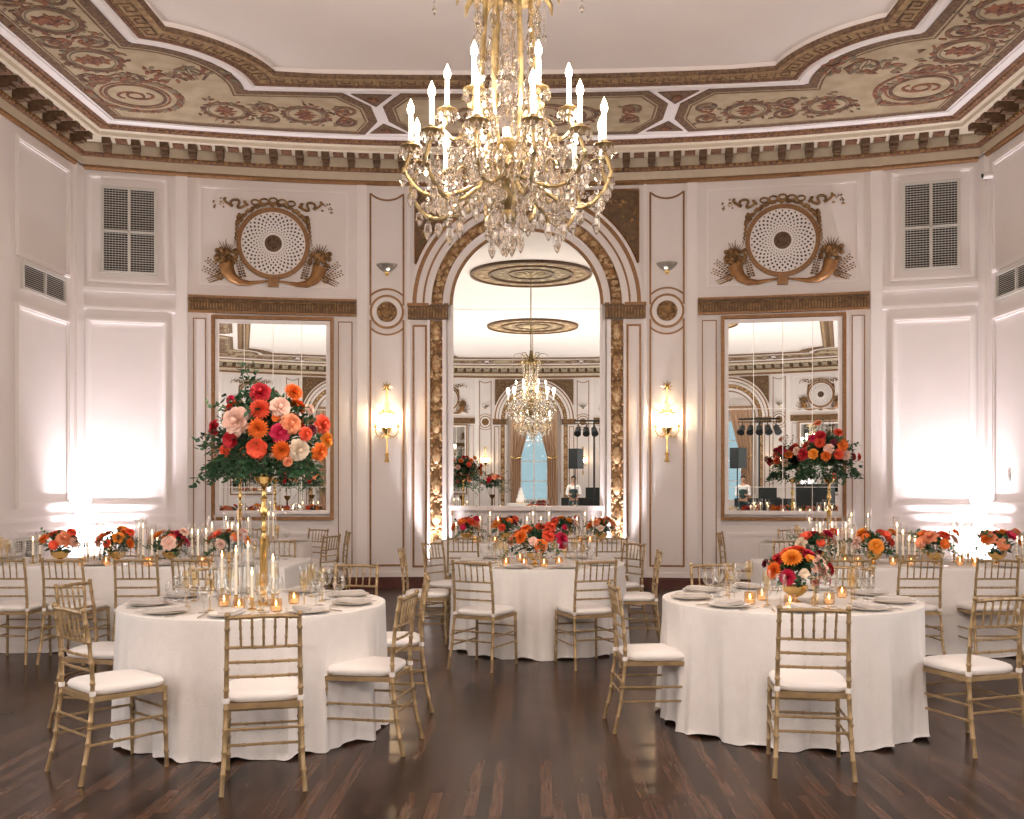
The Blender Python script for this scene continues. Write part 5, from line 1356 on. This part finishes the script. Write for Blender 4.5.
# big tall bouquet, traced bloom by bloom: (px, py, kind, colour, radius)
def traced(loc, d, z0, blooms, t):
    for px, py, kind, col, br, dd in blooms:
        X, Y = room(px, d + dd); z = zat(py, d + dd); p = Vector((X - loc[0], Y - loc[1], z - loc[2]))
        o = put_bloom(t, kind, col, p, (p.x * 1.2, (p.y - .12) if dd < .1 else p.y, (p.z - z0) * .9), br)
def tall_bouquet(loc, label, d, blooms, seed, extra, sc_=1.0):
    zc_ = 1.09; t = bouquet(loc, label, extra, .35, .31, zc_, seed, None, tall_stand(.82), 640, 34, .08, .054)
    r_ = random.Random(seed + 50); m = MB(); ms = MB()
    for i in range(30):
        a = r_.uniform(0, 2 * PI); sprig(m, ms, (.25 * math.cos(a), .25 * math.sin(a), zc_ - .12), (math.cos(a), math.sin(a), -.5), r_.uniform(.12, .28), r_, 12, .055, .018, .9)
    for i in range(3): sprig(m, ms, (-.1 + .03 * i, 0, zc_ + .2), (-.25 + .1 * i, -.1, 1), .26, r_, 12, .05, .016, 0)
    for i in range(220):
        a = r_.uniform(0, 2 * PI); k = r_.uniform(.3, 1.0); leaf_geo(m, (.36 * k * math.cos(a), .36 * k * math.sin(a), zc_ + r_.uniform(-.26, .0)), (math.cos(a), math.sin(a), r_.uniform(-.8, .1)), .06, .02, r_)
    m.build('trailing_foliage', 'leaf', t); ms.build('trailing_stems', 'stem', t, kind='stuff')
    traced(loc, d, zc_, blooms, t); return t
B1 = [(260, 392, 'rose', 'red', .055, -.28), (260, 410, 'dahlia', 'coral', .072, -.32), (258, 429, 'dahlia', 'orange', .070, -.36), (280, 407, 'rose', 'blush', .055, -.30), (236, 421, 'rose', 'blush', .078, -.30), (231, 440, 'ranunculus', 'red', .055, -.30),
      (257, 448, 'ranunculus', 'coral', .068, -.36), (281, 450, 'dahlia', 'orange', .068, -.34), (299, 450, 'rose', 'cream', .058, -.30), (291, 424, 'rose', 'peach', .055, -.32), (280, 433, 'rose', 'magenta', .052, -.34), (293, 393, 'dahlia', 'orange', .065, -.24),
      (323, 424, 'rose', 'coral', .052, -.14), (320, 452, 'rose', 'orange', .050, -.20), (327, 440, 'rose', 'amber', .046, -.05), (214, 428, 'rose', 'red', .050, -.08), (224, 451, 'rose', 'coral', .032, -.22), (306, 434, 'rose', 'coral', .038, -.30), (288, 462, 'rose', 'peach', .026, -.34), (230, 399, 'rose', 'magenta', .026, -.16), (230, 411, 'rose', 'burgundy', .022, -.2), (276, 418, 'rose', 'orange', .022, -.32), (312, 430, 'rose', 'burgundy', .03, -.22), (310, 409, 'rose', 'blush', .03, -.1)]
ex = [('rose', c, az, el, .055, .9) for c, az, el in (('coral', 60, 20), ('orange', 100, 40), ('blush', 140, 10), ('red', 80, 70), ('orange', 30, 45), ('blush', 110, 5), ('coral', 160, 40))]
xy = room(264, 6.41); tall_bouquet((xy[0], xy[1], TZ), 'large bouquet on a tall brass stand on the near left table', 6.41, B1, 11, ex)
d8 = 12.3; xy8 = room(829, d8)
B8 = [(818, 424, 'dahlia', 'peach', .06, -.15), (838, 433, 'dahlia', 'coral', .065, -.25), (820, 436, 'rose', 'red', .06, -.3), (812, 438, 'rose', 'magenta', .045, -.25), (820, 443, 'dahlia', 'coral', .075, -.32), (829, 449, 'rose', 'blush', .055, -.34), (843, 445, 'rose', 'orange', .06, -.28), (826, 456, 'dahlia', 'orange', .07, -.34), (813, 454, 'rose', 'amber', .055, -.3), (803, 454, 'rose', 'red', .06, -.22), (839, 454, 'rose', 'coral', .055, -.3), (846, 455, 'rose', 'blush', .055, -.25), (853, 457, 'dahlia', 'red', .05, -.15), (859, 457, 'rose', 'coral', .045, -.05), (796, 451, 'rose', 'blush', .045, -.1), (834, 442, 'rose', 'burgundy', .035, -.3)]
ex8 = [('rose', c, az, el, .06, .9) for c, az, el in (('red', 60, 20), ('orange', 100, 30), ('coral', 140, 10), ('red', 80, 60), ('orange', 30, 45), ('blush', 110, 0), ('magenta', 120, 40), ('coral', 170, 30))]
tb8 = tall_bouquet((xy8[0], xy8[1], TZ), 'red and orange bouquet on a tall brass stand before the right mirror', d8, B8, 21, ex8)
xy7 = room(240, 12.75)
ex7 = [('rose', c, az, el, .06, .9) for c, az, el in (('coral', -60, 20), ('orange', -100, 30), ('blush', -140, 10), ('red', -80, 60), ('orange', -30, 45), ('red', 60, 20), ('blush', 100, 30), ('coral', 140, 10), ('orange', 80, 60), ('peach', 170, 30))]
tall_bouquet((xy7[0], xy7[1], TZ), 'bouquet on a tall brass stand behind the near one, before the left mirror', 12.75, [], 31, ex7)
# low bouquets
# near right, seen closely: azimuth 0 = right, -90 = towards the viewer
S2 = [('dahlia', 'amber', -112, 42, .075, .88), ('dahlia', 'coral', -70, 78, .062), ('rose', 'coral', -150, 70, .05), ('rose', 'magenta', -30, 55, .055), ('rose', 'red', -165, 35, .05), ('dahlia', 'orange', -150, 8, .065, .95), ('dahlia', 'magenta', -118, -4, .062, .98), ('rose', 'blush', -35, 18, .072, .92), ('dahlia', 'red', -6, 8, .055, 1.15), ('dahlia', 'red', -18, -14, .045, 1.1), ('ranunculus', 'cream', -85, 5, .035, .9), ('rose', 'burgundy', 175, 20, .03, 1.1),
      ('rose', 'coral', 90, 40, .06), ('rose', 'orange', 130, 20, .06), ('rose', 'red', 50, 25, .06), ('rose', 'blush', 100, 5, .05), ('ranunculus', 'amber', -60, 40, .035, .9), ('rose', 'burgundy', -10, 45, .022, 1.15)]
x2 = room(795, 6.52); bouquet((x2[0], x2[1], TZ), 'round bouquet with a big amber dahlia in a brass bowl on the near right table', S2, .185, .17, .19, 41, (.085, .11), None, 130, 12, .06, .045)
S3 = [('dahlia', 'orange', -125, 22, .08, .9), ('dahlia', 'coral', -60, 62, .065), ('rose', 'peach', -165, 10, .05), ('rose', 'coral', -50, 30, .055), ('rose', 'magenta', -22, 12, .075, 1.05), ('rose', 'orange', -75, 0, .055), ('rose', 'orange', -140, 60, .045), ('rose', 'blush', -95, 15, .035), ('rose', 'coral', 90, 35, .06), ('rose', 'orange', 140, 25, .06), ('rose', 'red', 40, 30, .06), ('rose', 'coral', -40, 50, .05, 1.1)]
x3 = room(535, 9.5); bouquet((x3[0], x3[1], TZ), 'loose orange and magenta bouquet on the middle round table', S3, .27, .21, .19, 42, (.085, .11), None, 130, 14, .08, .05)
lows = [(60, 9.63, 'first flower bowl from the left edge on the left long table', ['orange', 'peach', 'blush', 'coral', 'cream', 'peach']), (117, 9.63, 'flower bowl with orange roses on the left long table, second from the left edge', ['orange', 'amber', 'orange', 'coral', 'blush', 'peach']), (171, 9.63, 'flower bowl with an amber bloom on the left long table, third from the left edge', ['amber', 'coral', 'magenta', 'blush', 'cream', 'orange']), (229, 9.63, 'flower bowl with a red-orange bloom at the right end of the left long table', ['coral', 'orange', 'amber', 'blush', 'coral', 'amber']),
        (816, 9.53, 'flower bowl with coral and pink blooms at the right long table\'s left end', ['coral', 'magenta', 'blush', 'coral', 'cream', 'peach']), (873, 9.53, 'flower bowl with orange dahlias on the right long table, second from its left', ['orange', 'coral', 'coral', 'amber', 'blush', 'orange']), (935, 9.53, 'flower bowl with trailing leaves on the right long table', ['peach', 'coral', 'blush', 'orange', 'peach', 'magenta']), (997, 9.53, 'flower bowl with a pink bloom at the right edge of the view', ['peach', 'magenta', 'amber', 'peach', 'orange', 'coral']),
        (467, 13.05, 'flower bowl at the left end of the arch table', ['orange', 'coral', 'peach', 'magenta', 'orange', 'coral']), (505, 13.05, 'flower bowl with an amber and a burgundy bloom on the arch table', ['amber', 'orange', 'burgundy', 'coral', 'peach', 'coral']), (563, 13.05, 'flower bowl with a magenta bloom on the arch table, right of the middle', ['coral', 'amber', 'blush', 'magenta', 'orange', 'coral']), (601, 13.05, 'flower bowl of pale orange blooms at the right end of the arch table', ['peach', 'orange', 'peach', 'cream', 'orange', 'peach'])]
for i, (px, d, lab, cs) in enumerate(lows):
    r_ = random.Random(60 + i); az = [-130, -60, -15, -90, -165, 60, 120, 100, 0, 180]; el = [38, 45, 20, 12, 18, 30, 30, 60, 60, 55]
    sp_ = [(r_.choice(('rose', 'dahlia', 'rose', 'ranunculus')), cs[k % len(cs)], az[k] + r_.uniform(-15, 15), el[k] + r_.uniform(-8, 12), r_.uniform(.042, .068), r_.uniform(.8, 1.05)) for k in range(10)]
    sp_.append((('rose'), cs[3], r_.uniform(-60, 20), 45, .04, 1.35))
    x, y = room(px, d); bouquet((x, y, TZ), lab, sp_, .19, .15, .165, 70 + i, (.088, .115), None, 85, 12, .07, .045)
# bud vases
def make_bud():
    t = thing('bud_vase', '', 'vase'); m = MB(); m.lathe([(.018, 0), (.024, .01), (.026, .035), (.012, .06), (.009, .085), (.012, .09)], n=12); m.build('glass_bottle', 'goldglass', t)
    m = MB(); m.tube([(0, 0, .02), (.004, 0, .12)], .002, 4); m.build('stem', 'stem', t); o = put_bloom(t, 'dahlia', 'magenta', (.004, 0, .13), (0, -.5, 1), .04); return t
BUD = Proto(make_bud()); x, y = room(815, 6.4); BUD.put((x, y, TZ), 0, 'bud vase with one magenta dahlia right of the low bouquet on the near right table')
x, y = room(770, 6.6); 
# ================================================================== far end of the room, seen in the mirrors
# curtains of the opposite window
zo = 5.0
for sg, lab in ((-1, 'tan silk curtain drawn to the side of the reflected window, right half'), (1, 'tan silk curtain drawn to the side of the reflected window, left half')):
    m = MB(); vs = []; fs = []; nz = 24; nx = 40
    for j in range(nz + 1):
        v = j / nz; z = 4.7 * (1 - v) + .02
        inner = .06 + .50 * min(1, max(0, (v - .0)) / .45) ** 1.2 if v < .45 else .56 + .06 * (v - .45)
        for i in range(nx + 1):
            u = i / nx; x = inner + (1.0 - inner) * u; y = .05 * math.sin(u * 30 + v * 2) * (.4 + .6 * (1 - abs(v - .45)))
            vs.append((x * sg, y, z))
    for j in range(nz):
        for i in range(nx): k = j * (nx + 1) + i; fs.append((k, k + 1, k + nx + 2, k + nx + 1))
    m.add(vs, fs); t = thing('curtain', lab, 'curtain', (0, 2 * YM - D0 + .28, 0)); c = m.build('drape', 'curtain', t)
    md = c.modifiers.new('thick', 'SOLIDIFY'); md.thickness = .006
    m = MB(); m.tube([(sg * .55, .09, 2.62), (sg * .8, .12, 2.55), (sg * 1.0, .06, 2.65)], .025, 6); m.build('tieback', 'gold', t)
# cake table with cake
ct = (-.45, -6.0)
make_round_table(Vector((ct[0], ct[1], 0)), .5, 'for the cake, seen in the arched mirror', 31)
t = thing('wedding_cake', 'white tiered cake seen in the arched mirror', 'cake', (ct[0], ct[1], TZ))
for k, (r, z0, z1) in enumerate(((.17, .03, .17), (.13, .17, .31), (.09, .31, .44), (.055, .44, .55))):
    m = MB(); m.lathe([(r, z0), (r, z1 - .01), (r - .01, z1)], n=24); m.build('tier', 'china', t)
m = MB(); m.lathe([(.2, 0), (.2, .02), (.18, .03)], n=24); m.build('cake_board', 'gold', t)
make_round_table(Vector((2.4, -8.2, 0)), .5, 'behind the man, seen in the arched mirror', 32)
# floor-standing flower pieces near the cake
def floor_flowers(x, y, lab, seed):
    def st(t):
        m = MB(); m.lathe([(.16, 0), (.16, .02), (.03, .05), (.025, .9), (.10, 1.0), (.12, 1.08), (0, 1.0)], n=14); m.build('pedestal', 'gold', t)
    cs = ['coral', 'orange', 'peach', 'red', 'blush']; r_ = random.Random(seed)
    sp_ = [(r_.choice(('rose', 'dahlia')), cs[k % 5], k * 36, r_.uniform(0, 70), .085, .95) for k in range(14)]
    t = bouquet((x, y, 0), lab, sp_, .42, .38, 1.5, seed, None, st, 320, 40, .35, .08)
floor_flowers(-2.6, -6.3, 'tall flower piece seen at the left edge of the arched mirror', 91)
floor_flowers(-1.6, -8.6, 'flower piece beside the cake seen in the arched mirror', 92)
# lighting truss, speakers, booth seen in the right wall mirror
pmx, _ = wall_frame(mu, 2.4, wback, .04)
def mirror_pos(px, dist):
    """room XY of what column px shows in the right wall mirror, dist metres beyond the glass"""
    a = math.asin(mu / RB) - R(2.5); n = Vector((-math.sin(a), -math.cos(a))); P0 = Vector((pmx[0], pmx[1]))
    x0 = Vector(room(px, 0)); x1 = Vector(room(px, 1)); dr = (x1 - x0).normalized(); o = Vector((CX, 0))
    s = (P0 - o).dot(n) / dr.dot(n); h = o + dr * s; rd = dr - 2 * dr.dot(n) * n
    return h + rd * dist
def truss(px0, px1, dist):
    a, b = mirror_pos(px0, dist), mirror_pos(px1, dist); c = (a + b) / 2; w = (b - a).length; rz = math.atan2((b - a).y, (b - a).x)
    t = thing('lighting_stand', 'black T-bar lighting stand with spotlights seen in the right wall mirror', 'lighting stand', (c.x, c.y, 0), rz)
    m = MB(); m.tube([(0, 0, .02), (0, 0, 3.6)], .03, 8)
    for k in range(3): q = 2 * PI * k / 3; m.tube([(0, 0, .7), (.55 * math.cos(q), .55 * math.sin(q), .02)], .015, 6)
    m.build('tripod_mast', 'dark', t); m = MB(); m.tube([(-w / 2, 0, 3.6), (w / 2, 0, 3.6)], .03, 8); m.tube([(-w / 2, 0, 3.5), (w / 2, 0, 3.5)], .015, 8); m.build('cross_bar', 'dark', t)
    for k in range(5):
        x = -w / 2 + w * (k + .5) / 5; m = MB(); m.tube([(x, 0, 3.5), (x, 0, 3.35)], .015, 6); m.tube([(x, -.02, 3.34), (x + .03 * (k - 2), .2, 3.15)], [.09, .12], 12); m.build('spotlight', 'dark', t)
truss(738, 780, 18.0)
def speaker(p, z, lab, rz=0.0):
    t = thing('speaker', lab, 'loudspeaker', (p.x, p.y, 0), rz)
    m = MB(); m.prism([(-.22, -.2), (.22, -.2), (.16, .2), (-.16, .2)], z, z + .66); m.build('cabinet', 'dark', t, False)
    m = MB(); m.tube([(0, -.20, z + .24), (0, -.215, z + .24)], .17, 20); m.tube([(0, -.20, z + .52), (0, -.215, z + .52)], .07, 16); m.build('driver', 'darkvent', t)
    if z > .3:
        m = MB(); m.tube([(0, 0, 0.02), (0, 0, z)], .02, 8)
        for k in range(3): q = 2 * PI * k / 3; m.tube([(0, 0, .6), (.45 * math.cos(q), .45 * math.sin(q), .02)], .014, 6)
        m.build('tripod_stand', 'dark', t)
speaker(mirror_pos(737, 17.6), 2.0, 'black loudspeaker on a tripod seen at the left of the right wall mirror', .4)
speaker(mirror_pos(734, 16.8), .02, 'black bass speaker on the floor seen in the right wall mirror')
p = mirror_pos(764, 20.5); t = thing('dj_booth', 'black draped booth with screen seen in the right wall mirror', 'booth', (p.x, p.y, 0), .3)
m = MB(); m.box((0, 0, .5), (1.9, .7, 1.0)); 
m.build('draped_table', 'dark', t, False); m = MB(); m.box((.2, 0, 1.02), (.6, .35, .04)); m.box((.2, .16, 1.2), (.6, .03, .34)); m.build('mixer', 'darkvent', t, False)
p = mirror_pos(815, 19); t = thing('equipment_rack', 'black equipment rack behind the bouquets in the right wall mirror', 'rack', (p.x, p.y, 0), .3)
m = MB(); m.box((0, 0, .75), (1.1, .6, 1.5)); m.build('case', 'dark', t, False); m = MB()
for k in range(5): m.box((0, -.31, .25 + .26 * k), (.9, .02, .2))
m.build('drawer_front', 'darkvent', t, False)

# ================================================================== the man reflected in the arched mirror
def person():
    M['suit'] = mat('dark_teal_suit', (.03, .06, .06), .8); M['skin'] = mat('skin', (.42, .24, .16), .6); M['shirt'] = mat('white_shirt', (.8, .8, .8), .8); M['hair'] = mat('dark_hair', (.03, .02, .015), .7)
    px, py = 1.4, -4.6
    t = thing('person', 'man in a white shirt and dark waistcoat standing, seen in the arched mirror', 'person', (px, py, 0), PI)
    def skin(name, pts, edges, m, root=0):
        me = bpy.data.meshes.new(name); me.from_pydata([p[:3] for p in pts], edges, []); me.materials.append(M[m]); o = bpy.data.objects.new(name, me); COL.objects.link(o); o.parent = t
        md = o.modifiers.new('skin', 'SKIN'); md.use_smooth_shade = True
        for i, v in enumerate(me.skin_vertices[0].data): v.radius = (pts[i][3], pts[i][4] if len(pts[i]) > 4 else pts[i][3]); v.use_root = (i == root)
        s = o.modifiers.new('sub', 'SUBSURF'); s.levels = 1; s.render_levels = 2; return o
    # facing -Y in local frame
    P = [(0, 0, .95, .13, .10), (0, 0, 1.12, .125, .09), (0, 0, 1.30, .15, .10), (0, 0, 1.43, .12, .08), (0, -.005, 1.52, .05, .05), (0, -.015, 1.60, .068, .075), (0, -.015, 1.69, .075, .085), (0, -.01, 1.76, .04, .05)]
    E = [(i, i + 1) for i in range(7)]
    for s in (-1, 1):
        k = len(P); P += [(s * .10, 0, .88, .085), (s * .11, -.01, .50, .06), (s * .12, .01, .10, .04), (s * .12, -.02, .05, .04), (s * .13, -.14, .035, .032)]; E += [(0, k), (k, k + 1), (k + 1, k + 2), (k + 2, k + 3), (k + 3, k + 4)]
        k = len(P); P += [(s * .19, 0, 1.41, .055), (s * .23, -.01, 1.15, .042), (s * .16, -.22, 1.12, .032), (s * .11, -.29, 1.14, .03, .018)]; E += [(3, k), (k, k + 1), (k + 1, k + 2), (k + 2, k + 3)]
        for f in range(4): q = len(P); P += [(s * (.085 + .018 * f) - s * .0, -.325, 1.165 - .012 * f, .009), (s * (.075 + .018 * f), -.35, 1.155 - .012 * f, .008), (s * (.07 + .016 * f), -.362, 1.135 - .012 * f, .007)]; E += [(k + 3, q), (q, q + 1), (q + 1, q + 2)]
        q = len(P); P += [(s * .085, -.285, 1.17, .009), (s * .07, -.30, 1.185, .008)]; E += [(k + 3, q), (q, q + 1)]
    b = skin('body', P, E, 'skin')
    C = [(0, 0, .97, .14, .11), (0, 0, 1.12, .135, .10), (0, 0, 1.30, .16, .11), (0, 0, 1.43, .13, .09)]; CE = [(0, 1), (1, 2), (2, 3)]
    for s in (-1, 1): k = len(C); C += [(s * .19, 0, 1.415, .062), (s * .23, -.01, 1.15, .05), (s * .165, -.20, 1.12, .04)]; CE += [(3, k), (k, k + 1), (k + 1, k + 2)]
    skin('shirt', C, CE, 'shirt')
    skin('waistcoat', [(0, 0, .95, .148, .12), (0, 0, 1.12, .145, .112), (0, -.006, 1.28, .165, .118), (0, -.004, 1.36, .12, .10)], [(0, 1), (1, 2), (2, 3)], 'suit')
    C = [(0, 0, .96, .14, .112)]; CE = []
    for s in (-1, 1): k = len(C); C += [(s * .10, 0, .86, .098), (s * .11, -.01, .50, .075), (s * .12, .01, .09, .06)]; CE += [(0, k), (k, k + 1), (k + 1, k + 2)]
    skin('trousers', C, CE, 'suit')
    for s in (-1, 1): m = MB(); m.ball((s * .125, -.06, .04), .06, 10, 6, (.75, 1.9, .65)); m.build('shoe', 'dark', t)
    m = MB(); m.ball((0, .01, 1.705), .088, 14, 8, (1, 1.08, 1.0)); m.v = [(x, y if (z > 1.70 or y > -.02) else y + .05, z) for x, y, z in m.v]; m.build('hair', 'hair', t)
    for s in (-1, 1): m = MB(); m.ball((s * .028, -.088, 1.655), .010, 8, 5); m.build('eye', 'dark', t); m = MB(); m.ball((s * .078, -.01, 1.64), .02, 8, 5, (.4, .8, 1.3)); m.build('ear', 'skin', t)
    m = MB(); m.tube([(0, -.085, 1.65), (0, -.108, 1.615), (0, -.09, 1.608)], [.007, .013, .010], 6); m.build('nose', 'skin', t); m = MB(); m.tube([(-.022, -.086, 1.585), (0, -.092, 1.583), (.022, -.086, 1.585)], .005, 5); m.build('mouth', 'pet_burgundy', t)
person()

# ================================================================== uplights, lamps, added side fill, camera
def uplight(x, y, lab, power, ang, aim, size=72, col=(1.0, .93, .97)):
    t = thing('floor_uplight', lab, 'uplight', (x, y, 0))
    m = MB(); m.lathe([(.0, .02), (.07, .02), (.075, .16), (.066, .165), (.06, .13), (.0, .12)], n=18); m.build('can', 'dark', t)
    m = MB(); m.tube([(-.1, 0, .0), (-.1, 0, .1), (.1, 0, .1), (.1, 0, .0)], .008, 6); m.build('yoke', 'dark', t)
    l = bpy.data.lights.new('uplight_lamp', 'SPOT'); l.energy = power; l.spot_size = R(size); l.spot_blend = .9; l.shadow_soft_size = .05; l.color = col
    o = bpy.data.objects.new('uplight_lamp', l); COL.objects.link(o); o.location = (x, y, .19)
    o.rotation_mode = 'QUATERNION'; o.rotation_quaternion = (Vector(aim) - Vector((x, y, .19))).to_track_quat('-Z', 'Y')
for sg, nm in ((-1, 'left'), (1, 'right')):
    uplight(sg * (W - .31), YC - .29, 'small black uplight on the floor in the %s rear corner' % nm, 680, 0, (sg * (W - .12), YC - .04, 3.6), 86)
    uplight(sg * rad(437), D0 - .26, 'small black uplight on the floor by the %s jamb of the arch' % nm, 330, 0, (sg * rad(437), D0 - .10, 3.8), 56)
def point(p, e, r, col):
    l = bpy.data.lights.new('lamp', 'POINT'); l.energy = e; l.shadow_soft_size = r; l.color = col; o = bpy.data.objects.new('lamp', l); COL.objects.link(o); o.location = p
for k, (x, y) in enumerate(((-W + .6, 3.6), (W - .6, 3.6), (-W + .6, -3.0), (W - .6, -3.0), (-W + .6, -9.6), (W - .6, -9.6))):  # unseen uplights added along the side walls to brighten the ceiling
    uplight(x, y, 'added unseen uplight along the %s side wall, %s' % ('left' if x < 0 else 'right', ('in line with the near tables', 'level with the viewer', 'at the far end')[k // 2]), 780, 0, (x * .75, y, 6), 125, (1, .93, .90))
for q in SCON: point(q, 14, .05, (1, .74, .45))
for (x, y), e in ((CH, 21), (CH2, 44)):
    for i in range(12):
        a = R(15 + 30 * i) + PI / 2; point((x + .57 * math.cos(a), y + .57 * math.sin(a), 3.80), e, .03, (1, .86, .72))
for (x, y, z) in [(T1.x, T1.y, .98), (T2.x, T2.y - .1, .95)]: pass
def area(p, d, sx, sy, e, col):
    l = bpy.data.lights.new('window_daylight', 'AREA'); l.shape = 'RECTANGLE'; l.size = sx; l.size_y = sy; l.energy = e; l.color = col
    o = bpy.data.objects.new('window_daylight', l); COL.objects.link(o); o.location = p; o.rotation_mode = 'QUATERNION'; o.rotation_quaternion = Vector(d).to_track_quat('-Z', 'Z')
for a, b in ADDED_WINS:  # area lamps added outside the unseen side windows as broad fill
    for s in (-1, 1): area((s * (W + .2), (a + b) / 2, 2.5), (-s, 0, -.05), 1.7, 3.3, 90, (1.0, .95, .915))
w = bpy.data.worlds.new('World'); sc.world = w; w.use_nodes = True; w.node_tree.nodes['Background'].inputs['Color'].default_value = (.7, .8, 1, 1); w.node_tree.nodes['Background'].inputs['Strength'].default_value = .5
cam = bpy.data.cameras.new('camera'); co = bpy.data.objects.new('camera', cam); COL.objects.link(co); sc.camera = co
cam.sensor_width = 36; cam.sensor_fit = 'HORIZONTAL'; cam.lens = F / 1024 * 36; cam.shift_y = (HZ - 409.5) / 1024; cam.clip_start = .05; cam.clip_end = 200
co.location = (CX, 0, H); co.rotation_euler = (PI / 2, 0, TH)
cam.dof.use_dof = False
vs_ = sc.view_settings; vs_.view_transform = 'Standard'; vs_.look = 'None'; vs_.gamma = 1; vs_.use_curve_mapping = False; vs_.exposure = 0.56
